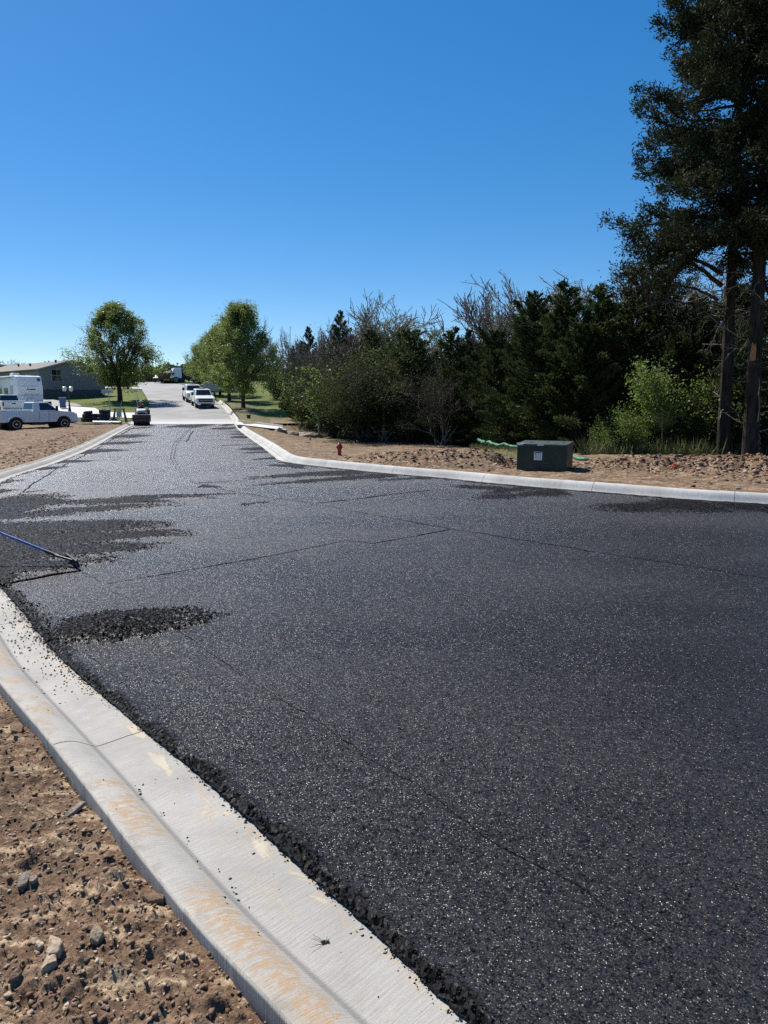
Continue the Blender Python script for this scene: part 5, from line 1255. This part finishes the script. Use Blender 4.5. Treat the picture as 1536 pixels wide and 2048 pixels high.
for s in (-1, 1):
    b = MB(); b.cyl((s*.13, 0, .48), .055, .08, 'x', 14); b.cyl((s*.175, 0, .48), .065, .025, 'x', 6); b.build('nozzle_cap', M['hydrant'], hd, .004)
yC = 38; cx_ = XAT(620, yC, 0); cz = right_z(cx_, yC)
cn = empty('traffic_cone', (cx_, yC, cz)); tag(cn, 'small orange cone standing on bare dirt left of the hydrant', 'traffic cone'); cn.scale = ((ZAT(869, yC)-cz)/.70,)*3
b = MB(); b.box(-.19, .19, -.19, .19, -.03, .03); b.build('base', M['cone'], cn, .01)
b = MB(); b.lathe([(.14, .03), (.028, .70), (.0, .70)], 20); b.build('cone_body', M['cone'], cn, 0, True)
b = MB(); b.lathe([(.103, .26), (.080, .40)], 20); b.build('white_band', M['white_band'], cn, 0, True)
p = G(497.5, 844); st = empty('pipe_stub', (p[0], p[1], p[2]+.08)); tag(st, 'short black pipe stub standing in the dirt near the pale flume', 'pipe stub')
b = MB(); b.lathe([(.15, -.2), (.15, .40), (.19, .41), (.19, .50), (.13, .50), (.13, .2)], 18); b.build('pipe', M['black'], st, 0, True)
b = MB(); b.box(-.21, .21, -.03, .03, .50, .53); b.build('lid', M['iron'], st)
# green mesh sock on the ground behind the cabinet
def sock(pts, name, label, mat, r0=.055):
    g = []
    for px, py, y in pts: z = ZAT(py, y); g.append((XAT(px, y, z), y, z))
    g = np.array(g); S = arc(g); tt = np.linspace(0, S[-1], 60); g = np.stack([np.interp(tt, S, g[:, q]) for q in range(3)], 1)+(np.stack([vn(tt*3, tt*0, q) for q in range(3)], 1)-.5)*.10
    rad = r0*(.8+.5*vn(tt*5, tt*0, 8)); v, f = tubes([(g, rad, 0)], 10); return tag(link(name, mesh_np(name, v, f, M[mat], True), None), label, 'erosion sock', 'green erosion socks at the wood edge')
sock([(958, 879, 33.5), (968, 884, 31), (1000, 889, 29.5), (1040, 893, 28), (1070, 896, 27)], 'erosion_sock', 'green mesh sock on the grass left of the utility box', 'green_sock')
sock([(1136, 909, 22.5), (1152, 914, 22), (1170, 919, 21.6), (1200, 923, 21.3), (1218, 926, 21)], 'erosion_sock', 'green mesh sock on rubble right of the utility box', 'green_sock')
sock([(1216, 925, 21), (1228, 923, 21), (1240, 922, 21)], 'white_cloth_sock', 'white cloth bundle at the end of the green sock', 'label_white', .07)
# red flag stake in rubble
p = np.array([XAT(1337, 18.8, .2), 18.8, .10]); fs = empty('marker_stake', tuple(p)); tag(fs, 'small orange red marker stake leaning in the rubble right of the box', 'marker stake')
b = MB(); b.box(-.018, .018, -.008, .008, -.1, .34, Matrix.Rotation(R(24), 4, 'Y')); b.build('stake', M['cone'], fs)
b = MB(); b.box(.10, .24, -.004, .004, .24, .32, Matrix.Rotation(R(10), 4, 'Y')); b.build('flag', M['cone'], fs)
# riprap heap by the flume
rr_ = rs(12)
c = G(592, 866)
for k in range(7):
    b = MB(); m_ = Matrix.Translation((0, 0, 0)) @ Matrix.Diagonal((.45+.25*rr_.rand(), .35+.2*rr_.rand(), .16+.08*rr_.rand(), 1)) @ Matrix.Rotation(rr_.rand()*6, 4, 'Z')
    b.add([tuple(q*(1+.2*rr_.randn())) for q in ICO_V], [tuple(f) for f in ICO_F], m_)
    o = b.build('riprap_stone', M['grey_rock'], None); dx, dy = [(-1.6, 0), (-.8, .8), (-.2, -.5), (.6, .5), (1.1, -.4), (1.9, .3), (.2, 1.4)][k]; x, y = c[0]+dx*.62, c[1]+dy; o.location = (x, y, right_z(x, y)+.06)
    tag(o, ['leftmost grey stone of the heap at the flume end', 'grey stone at the upper left of the heap at the flume end', 'grey stone low in the middle of the heap at the flume end', 'grey stone in the middle of the heap at the flume end', 'low grey stone right of centre in the heap at the flume end', 'rightmost grey stone of the heap at the flume end', 'rearmost grey stone of the heap at the flume end'][k], 'rock', 'grey stones heaped at the flume end')
# ------------------------------------------------------------------ left yard: lamp post, bin, sign, pipe coils, sawhorse
yl = 61.5; p = on(141, yl, .12); lp = empty('lamp_post', p); tag(lp, 'black lamp post with twin white globes behind the near pickup', 'lamp post')
H = ZAT(772, yl)-p[2]
b = MB(); b.lathe([(.30, -.1), (.30, .06), (.24, .12), (.18, .5), (.13, .9), (.085, 1.2), (.06, 1.4), (.045, H-.55), (.07, H-.5), (.03, H-.42)], 14); b.build('post', M['iron'], lp, 0, True)
b = MB()
for s in (-1, 1): b.tube([(0, 0, H-.55), (s*.18, 0, H-.62), (s*.27, 0, H-.5)], .025, 6)
b.tube([(0, 0, H-.5), (0, 0, H+.12)], .02, 6); b.build('arm', M['iron'], lp)
for s in (-1, 1):
    b = MB(); b.lathe([(.07, -.22), (.14, -.16), (.175, 0), (.15, .13), (.06, .19), (.0, .20)], 16, Matrix.Translation((s*.27-.06, 0, H-.22))); g_ = b.build('globe', M['globe'], lp, 0, True)
    b = MB(); b.lathe([(.08, .17), (.05, .21), (.015, .27), (0, .27)], 12, Matrix.Translation((s*.27-.06, 0, H-.22))); b.build('finial', M['iron'], g_)
p = on(126, 75, .22); bn_ = empty('wheelie_bin', p, R(20)); tag(bn_, 'blue wheeled rubbish bin with pale lid on the lawn edge', 'rubbish bin')
b = MB(); b.hexa([(-.24, -.24, 0), (.24, -.24, 0), (.24, .24, 0), (-.24, .24, 0), (-.34, -.36, 1.0), (.34, -.36, 1.0), (.34, .34, 1.0), (-.34, .34, 1.0)]); b.build('tub', M['bin'], bn_, .03)
b = MB(); b.box(-.37, .37, -.39, .38, 1.0, 1.07, tx=.03, ty=.03); b.build('lid', M['bin_lid'], bn_, .02)
for s in (-1, 1):
    b = MB(); b.cyl((s*.27, .26, .1), .12, .06, 'x', 14); b.build('wheel', M['rubber'], bn_)
p = on(220.5, 66, .12); sg = empty('street_sign', p, R(-6)); tag(sg, 'plain grey street sign on a thin metal post behind the pipe coils', 'street sign'); H = ZAT(779, 66)-p[2]
b = MB(); b.box(-.03, .03, -.03, .03, -.1, H); b.build('post', M['post'], sg)
b = MB(); b.box(-.68, -.05, -.035, -.03, H-.34, H+.02); b.build('sign_blade', M['sign'], sg)
b = MB(); b.box(-.10, .42, -.045, -.04, H-.30, H-.06); b.build('sign_blade', M['post'], sg)
b = MB(); b.tube([(0, -.05, H-.36), (-.30, -.05, H-.46), (-.5, -.05, H-.42)], .015, 5); b.build('bracket', M['post'], sg)
GC = 'black pipe coils heaped on the dirt lot'
def coil(px, y, z, ro_, ri, h, tilt, label, col='coil'):
    o = empty('pipe_coil', (XAT(px, y, z), y, z)); tag(o, label, 'pipe coil', GC); b = MB()
    n = int(h/.09)
    prof = []
    for k in range(n): z0 = k*h/n; prof += [(ro_-.03, z0), (ro_, z0+h/n*.5)]
    prof += [(ro_-.03, h), (ri, h), (ri, 0)]; b.lathe(prof, 22); c_ = b.build('coil', M[col], o, 0, False)
    b = MB()
    for a in (0.4, 2.5, 4.6): b.box(ri-.01, ro_+.012, -.03, .03, -.01, h+.012, Matrix.Rotation(a, 4, 'Z'))
    b.build('strap', M['iron'], o); o.rotation_euler = (tilt[0], tilt[1], 0); return o
zc = .22
coil(174, 60.2, zc, .47, .22, .34, (0, .03), 'leftmost black pipe coil lying flat at the bottom of the heap')
coil(175, 60.4, zc+.36, .42, .2, .30, (.06, .05), 'black pipe coil stacked on the leftmost bottom coil')
coil(176, 60.5, zc+.66, .36, .18, .22, (.1, -.08), 'topmost small coil of the left stack')
coil(192, 60.4, zc+.02, .46, .2, .34, (-.12, .1), 'black pipe coil lying in the dip between the two stacks')
coil(190, 60.7, zc+.34, .40, .2, .26, (-.2, -.12), 'upper black pipe coil in the dip between the two stacks')
coil(207, 60.3, zc, .52, .2, .36, (0, 0), 'bottom black pipe coil of the tall right stack')
coil(208, 60.5, zc+.36, .50, .2, .34, (.05, -.06), 'middle black pipe coil of the tall right stack')
coil(209, 60.7, zc+.72, .46, .2, .32, (.12, .1), 'topmost black pipe coil of the tall right stack')
coil(229, 60.0, zc-.02, .46, .2, .26, (-.25, .3), 'single black pipe coil slumped at the foot of the sawhorse')
for a, c_, yy0, zz, mt, lab in [(187, 222, 59.0, .24, 'white_pipe', 'pale plastic pipe lying in front of the black coils'), (221, 240, 58.9, .22, 'teal', 'teal plastic pipe end beside the pale pipe'), (186, 238, 59.5, .26, 'teal', 'long teal pipe lying behind the pale pipe')]:
    b = MB(); p0 = (XAT(a, yy0), yy0, zz-.02); p1 = (XAT(c_, yy0-.1), yy0-.1, zz-.04); b.tube([p0, p1], .10, 12); b.tube([p1, tuple(np.array(p1)+np.array([.12, 0, 0]))], .125, 12); tag(b.build('plastic_pipe', M[mt], None, 0, True), lab, 'pipe', 'plastic pipes by the coils')
p = (XAT(240, 60.2, .2), 60.2, .20); sh = empty('sawhorse', p, R(8)); tag(sh, 'weathered A frame sawhorse barricade beside the pipe coils', 'barricade')
for sx_ in (-1, 1):
    for sy_ in (-1, 1):
        b = MB(); b.hexa([(sx_*.52-.05, sy_*.30-.03, 0), (sx_*.52+.05, sy_*.30-.03, 0), (sx_*.52+.05, sy_*.30+.03, 0), (sx_*.52-.05, sy_*.30+.03, 0), (sx_*.33-.05, sy_*.05-.03, 1.08), (sx_*.33+.05, sy_*.05-.03, 1.08), (sx_*.33+.05, sy_*.05+.03, 1.08), (sx_*.33-.05, sy_*.05+.03, 1.08)]); b.build('leg', M['wood'], sh)
b = MB(); b.box(-.42, .42, -.12, .12, 1.04, 1.12); b.build('top_rail', M['wood'], sh)
b = MB(); b.box(-.20, .20, -.20, -.16, .42, 1.0); b.build('board', M['sign'], sh)
p = (XAT(238, 60.9, .2), 60.9, .2); sv = empty('shovel', p); tag(sv, 'pale handled shovel standing against the sawhorse', 'shovel')
b = MB(); b.tube([(.0, 0, .1), (.28, .1, 1.75)], .022, 6); b.build('handle', M['post'], sv); b = MB(); b.box(-.12, .10, -.02, .02, -.12, .18); b.build('blade', M['steel'], sv)
# ------------------------------------------------------------------ houses
def house(name, label, corner, ang, W_, L_, eave, peak, base, chim=True, vents=True):
    """corner = left end of the gable wall; gable runs along local x, length runs along local y"""
    o = empty(name, corner, ang); tag(o, label, 'house')
    b = MB(); b.prism([(0, base), (W_, base), (W_, eave), (W_/2, peak), (0, eave)], 0, L_); b.build('wall', M['siding'], o)
    b = MB(); b.box(.04, W_-.04, .05, L_-.05, -1.2, base+.0); b.build('skirting', M['skirt'], o)
    b = MB(); e = .45; sl = (peak-eave)/(W_/2)
    for s in (0, 1):
        x0_, x1_ = (-e, W_/2) if s == 0 else (W_+e, W_/2); z0_ = eave-sl*e+.03
        v = [(x0_, -.35, z0_), (x1_, -.35, peak+.03), (x1_, L_+.35, peak+.03), (x0_, L_+.35, z0_), (x0_, -.35, z0_+.14), (x1_, -.35, peak+.17), (x1_, L_+.35, peak+.17), (x0_, L_+.35, z0_+.14)]
        if s: v = [v[i] for i in (1, 0, 3, 2, 5, 4, 7, 6)]
        b.hexa(v)
    rf = b.build('roof', M['shingle'], o)
    b = MB()
    for s in (0, 1):
        x0_, x1_ = (-e, W_/2) if s == 0 else (W_+e, W_/2); z0_ = eave-sl*e
        b.hexa([(min(x0_, x1_), -.40, z0_ if s == 0 else peak), (max(x0_, x1_), -.40, peak if s == 0 else z0_), (max(x0_, x1_), -.355, peak if s == 0 else z0_), (min(x0_, x1_), -.355, z0_ if s == 0 else peak), (min(x0_, x1_), -.40, (z0_ if s == 0 else peak)+.17), (max(x0_, x1_), -.40, (peak if s == 0 else z0_)+.17), (max(x0_, x1_), -.355, (peak if s == 0 else z0_)+.17), (min(x0_, x1_), -.355, (z0_ if s == 0 else peak)+.17)])
    b.build('barge_board', M['trim'], rf)
    if vents:
        for (vx, vy) in ((W_*.36, 2.2), (W_*.25, 8.5), (W_*.3, 14)):
            b = MB(); zz = eave+sl*vx+.1; b.cyl((vx, vy, zz+.16), .12, .34, 'z', 12); b.cyl((vx, vy, zz+.36), .17, .06, 'z', 12); b.build('roof_vent', M['iron'], rf)
    return o
def window(o, x, z, w_, h_, y=-.0):
    b = MB(); b.box(x-w_/2-.09, x+w_/2+.09, y-.06, y-.005, z-h_/2-.09, z+h_/2+.09); f = b.build('window', M['trim'], o, .01)
    b = MB(); b.box(x-w_/2, x+w_/2, y-.075, y-.062, z-h_/2, z+h_/2); b.build('pane', M['glass'], f)
    b = MB(); b.box(x-w_/2, x+w_/2, y-.09, y-.077, z-.03, z+.03); b.box(x-.02, x+.02, y-.088, y-.077, z+.03, z+h_/2); b.build('sash_bar', M['trim'], f)
yh = 90.0; zb = float(hill(yh))
A_ = np.array([XAT(78, yh, zb+3), yh]); wdth = 8.2; aH = R(45)
hs1 = house('grey_house', 'grey sided manufactured house with dark skirting behind the travel trailer', (A_[0], A_[1], zb), aH, wdth, 24, ZAT(739, yh)-zb, ZAT(722, yh+wdth/2*math.sin(aH))-zb, 1.25)
window(hs1, 2.1, ZAT(751, yh+1.5)-zb, 1.15, 1.35)
hs2 = house('far_house', 'low brown roofed house at the left edge behind the trailer', (XAT(-100, 118, 6), 118, float(hill(118))-.5), R(0), 14, 22, ZAT(744, 118)-float(hill(118))+.5, ZAT(728, 118)-float(hill(118))+.5, .5, vents=False)
# ------------------------------------------------------------------ travel trailer
yv = 76; zv = float(hill(yv))+.05; vx0 = XAT(36, yv, zv+1)
rv = empty('travel_trailer', (vx0, yv, zv), R(46)); tag(rv, 'white travel trailer with a roof air conditioner behind the parked pickups', 'travel trailer')
b = MB(); Hh = ZAT(750.5, yv)-zv
# body lies along local -x, nose towards +x ... its front cap faces the camera along -y
Wv = 2.55; 
b.prism([(0.0, .62), (.25, .45), (2.0, .45), (10.0, .45), (10.0, Hh-.04), (.75, Hh), (.12, Hh-.10), (-.12, Hh*.62)], 0, Wv, Matrix.Rotation(R(90), 4, 'Z') @ Matrix.Translation((0, -Wv, 0)))
b.build('shell', M['rv'], rv, .06, True, 3)
b = MB(); b.box(.42, 2.05, -.16, -.10, 1.72, 2.30); fw = b.build('front_panel', M['rv'], rv, .04)
b = MB(); b.add([(.80, -.175, 1.93), (1.05, -.175, 2.12), (1.10, -.175, 2.02), (1.80, -.175, 2.06), (1.74, -.175, 1.94), (1.10, -.175, 1.93), (1.02, -.175, 1.98), (.92, -.175, 1.93)], [(0, 1, 2, 7), (7, 2, 6), (2, 3, 4, 5), (2, 5, 6)]); b.build('script_mark', M['iron'], fw)
b = MB(); b.cyl((2.20, -.02, Hh-.42), .17, .05, 'y', 18); b.build('round_emblem', M['bin'], rv)
b = MB(); b.box(.5, 2.2, -.13, -.05, 1.45, 1.49); b.box(.0, 2.55, -.10, -.04, 1.30, 1.34); b.build('trim_line', M['rv_grey'], rv)
b = MB(); b.box(.85, 1.55, -.85, -.25, .45, 1.05); b.build('gas_bottle_cover', M['rv'], rv, .12)
b = MB(); b.tube([(.3, .1, .42), (1.25, -1.35, .42)], .05, 6); b.tube([(2.2, .1, .42), (1.25, -1.35, .42)], .05, 6); b.tube([(1.25, -1.3, .0), (1.25, -1.3, .75)], .04, 8); b.build('drawbar', M['iron'], rv)
b = MB(); b.box(.55, 1.35, 2.6, 3.6, Hh, Hh+.32, tx=.08, ty=.1); b.build('air_conditioner', M['rv'], rv, .05)
b = MB(); b.box(1.5, 1.9, 1.2, 1.6, Hh-.02, Hh+.10); b.build('roof_vent', M['rv_grey'], rv, .02)
b = MB(); b.box(-.35, .0, 1.5, 6.0, Hh-.28, Hh-.12); b.build('awning', M['rv_grey'], rv, .03)
for y0_, y1_, z0_, z1_ in ((1.2, 2.0, .55, 2.35),): b = MB(); b.box(-.03, .0, y0_, y1_, z0_, z1_); b.build('door', M['rv_grey'], rv, .01)
for y0_, y1_ in ((2.7, 3.7), (4.6, 5.8)): b = MB(); b.box(-.035, -.002, y0_, y1_, 1.55, 2.15); b.build('side_window', M['glass'], rv)
b = MB(); b.box(2.55, 2.95, 1.2, 5.0, .9, 2.45); b.build('slide_out', M['rv'], rv, .03)
for s, xx in ((-1, .12), (1, 2.43)):
    for k in (0, 1):
        b = MB(); b.cyl((xx, 5.4+k*.85, .36), .36, .22, 'x', 20); b.build('wheel', M['rubber'], rv, .03)
b = MB(); b.box(2.6, 3.15, -.6, -.1, .25, .75); b.box(2.5, 2.9, -.5, .0, .05, .35); b.build('step_box', M['black'], rv, .02)
# ------------------------------------------------------------------ machines on the hilltop
def small_rig(name, label, cat, px, y, rz, build):
    o = empty(name, on(px, y, .0), rz); tag(o, label, cat); build(o); return o
def dump(o):
    b = MB(); b.box(-3.4, 3.2, -.45, .45, .7, 1.0); b.build('chassis', M['black'], o)
    b = MB(); b.hexa([(1.3, -1.05, .8), (3.4, -1.0, .8), (3.4, 1.0, .8), (1.3, 1.05, .8), (1.3, -1.0, 2.6), (2.6, -.9, 2.6), (2.6, .9, 2.6), (1.3, 1.0, 2.6)]); b.build('cab', M['white_paint'], o, .08)
    b = MB(); b.box(2.95, 3.15, -.8, .8, 1.6, 2.2); b.build('windshield', M['glass'], o)
    b = MB(); b.box(-3.4, 1.1, -1.15, 1.15, 1.0, 2.5, tx=-.15, ty=-.05); b.build('dump_bed', M['iron'], o, .03)
    for x in (2.4, -1.6, -2.7):
        for s in (-1, 1): make_wheel(o, x, s*1.0, .52, .3, s)
small_rig('dump_truck', 'white cab dump truck with dark bed on the hilltop beside the pear trees', 'dump truck', 376, 133, R(-150), dump)
def paver(o):
    b = MB(); b.box(-2, 1.6, -1.2, 1.2, .3, 1.5); b.build('body', M['yellow'], o, .05)
    b = MB(); b.hexa([(1.0, -1.4, .7), (2.9, -1.4, .7), (2.9, 1.4, .7), (1.0, 1.4, .7), (.8, -1.7, 1.7), (3.3, -1.7, 1.7), (3.3, 1.7, 1.7), (.8, 1.7, 1.7)]); b.build('hopper', M['iron'], o, .02)
    b = MB(); b.ball((2.0, 0, 1.5), .9, 12, 8, (1, 1.2, .5)); b.build('load', M['tan_load'], o)
    b = MB(); [b.box(x-.04, x+.04, s*1.0-.04, s*1.0+.04, 1.5, 2.9) for x in (-1.8, .3) for s in (-1, 1)]; b.box(-2, .6, -1.2, 1.2, 2.9, 3.0); b.build('canopy', M['black'], o)
    for s in (-1, 1):
        b = MB(); b.box(-1.9, 1.5, s*1.2-.2, s*1.2+.2, .02, .75); b.build('track', M['rubber'], o, .2)
small_rig('asphalt_paver', 'yellow asphalt paving machine with tan load parked on the hilltop', 'paving machine', 347, 134, R(-100), paver)
def dark_car(o):
    b = MB(); b.prism([(-2.4, .35), (2.4, .35), (2.45, .8), (1.4, 1.05), (.6, 1.65), (-1.6, 1.70), (-2.3, 1.1), (-2.45, .8)], -.95, .95); b.build('body', M['iron'], o, .08, True)
    b = MB(); b.hexa([(1.38, -.75, 1.08), (1.40, -.75, 1.10), (1.40, .75, 1.10), (1.38, .75, 1.08), (.66, -.68, 1.62), (.70, -.68, 1.66), (.70, .68, 1.66), (.66, .68, 1.62)]); b.build('windshield', M['lamp_lens'], o)
    for x in (-1.5, 1.5):
        for s in (-1, 1): make_wheel(o, x, s*.85, .36, .24, s)
small_rig('dark_car', 'dark car with glinting windshield left of the paving machine on the hilltop', 'car', 326, 135, R(-96), dark_car)
def plate(o):
    b = MB(); b.box(-1.4, 1.4, -.9, .9, .6, .75); b.build('deck', M['black'], o)
    b = MB(); b.box(-.65, .65, -.96, -.92, .75, 1.35); b.build('rear_plate', M['sign'], o)
    for s in (-1, 1): make_wheel(o, 0, s*.95, .36, .24, s)
small_rig('flatbed_trailer', 'dark flatbed trailer with pale rear plate under the pear trees on the hilltop', 'trailer', 396, 128, 0, plate)
# ------------------------------------------------------------------ camera, sun, sky
cd = bpy.data.cameras.new('camera'); cam = bpy.data.objects.new('camera', cd); C.objects.link(cam)
cam.location = (0, 0, CAMH); cam.rotation_euler = (R(90)-PITCH, 0, 0)
cd.sensor_fit = 'VERTICAL'; cd.sensor_height = 36; cd.lens = F/2048*36; cd.clip_start = .05; cd.clip_end = 3000
bpy.context.scene.camera = cam
AZ, EL = R(-42), R(50)     # azimuth from +Y, positive to the right
sd = Vector((math.sin(AZ)*math.cos(EL), math.cos(AZ)*math.cos(EL), math.sin(EL)))
sl = bpy.data.lights.new('sun', 'SUN'); sl.energy = 5.0; sl.angle = R(.5); sl.color = (1, .94, .86)
so = bpy.data.objects.new('sun', sl); C.objects.link(so); so.rotation_euler = sd.to_track_quat('Z', 'Y').to_euler(); so.location = (0, 0, 60)
w = bpy.data.worlds.new('World'); bpy.context.scene.world = w; w.use_nodes = True; nt = w.node_tree
sk = nt.nodes.new('ShaderNodeTexSky'); sk.sky_type = 'NISHITA'; sk.sun_disc = False; sk.sun_elevation = EL; sk.sun_rotation = AZ
sk.altitude = 0; sk.air_density = .68; sk.dust_density = .1; sk.ozone_density = 3.0
hs = nt.nodes.new('ShaderNodeHueSaturation'); hs.inputs['Saturation'].default_value = 1.62; hs.inputs['Hue'].default_value = .502
gm = nt.nodes.new('ShaderNodeGamma'); gm.inputs['Gamma'].default_value = .70
nt.links.new(sk.outputs[0], gm.inputs[0]); nt.links.new(gm.outputs[0], hs.inputs['Color']); nt.links.new(hs.outputs[0], nt.nodes['Background'].inputs[0])
nt.nodes['Background'].inputs[1].default_value = .15
sc = bpy.context.scene
sc.view_settings.view_transform = 'Standard'; sc.view_settings.look = 'None'; sc.view_settings.exposure = .6; sc.view_settings.gamma = 1
sc.cycles.use_denoising = False; sc.cycles.sample_clamp_indirect = 3; sc.cycles.max_bounces = 6; sc.cycles.transparent_max_bounces = 4; sc.cycles.diffuse_bounces = 3; sc.cycles.glossy_bounces = 3; sc.cycles.caustics_reflective = False; sc.cycles.caustics_refractive = False
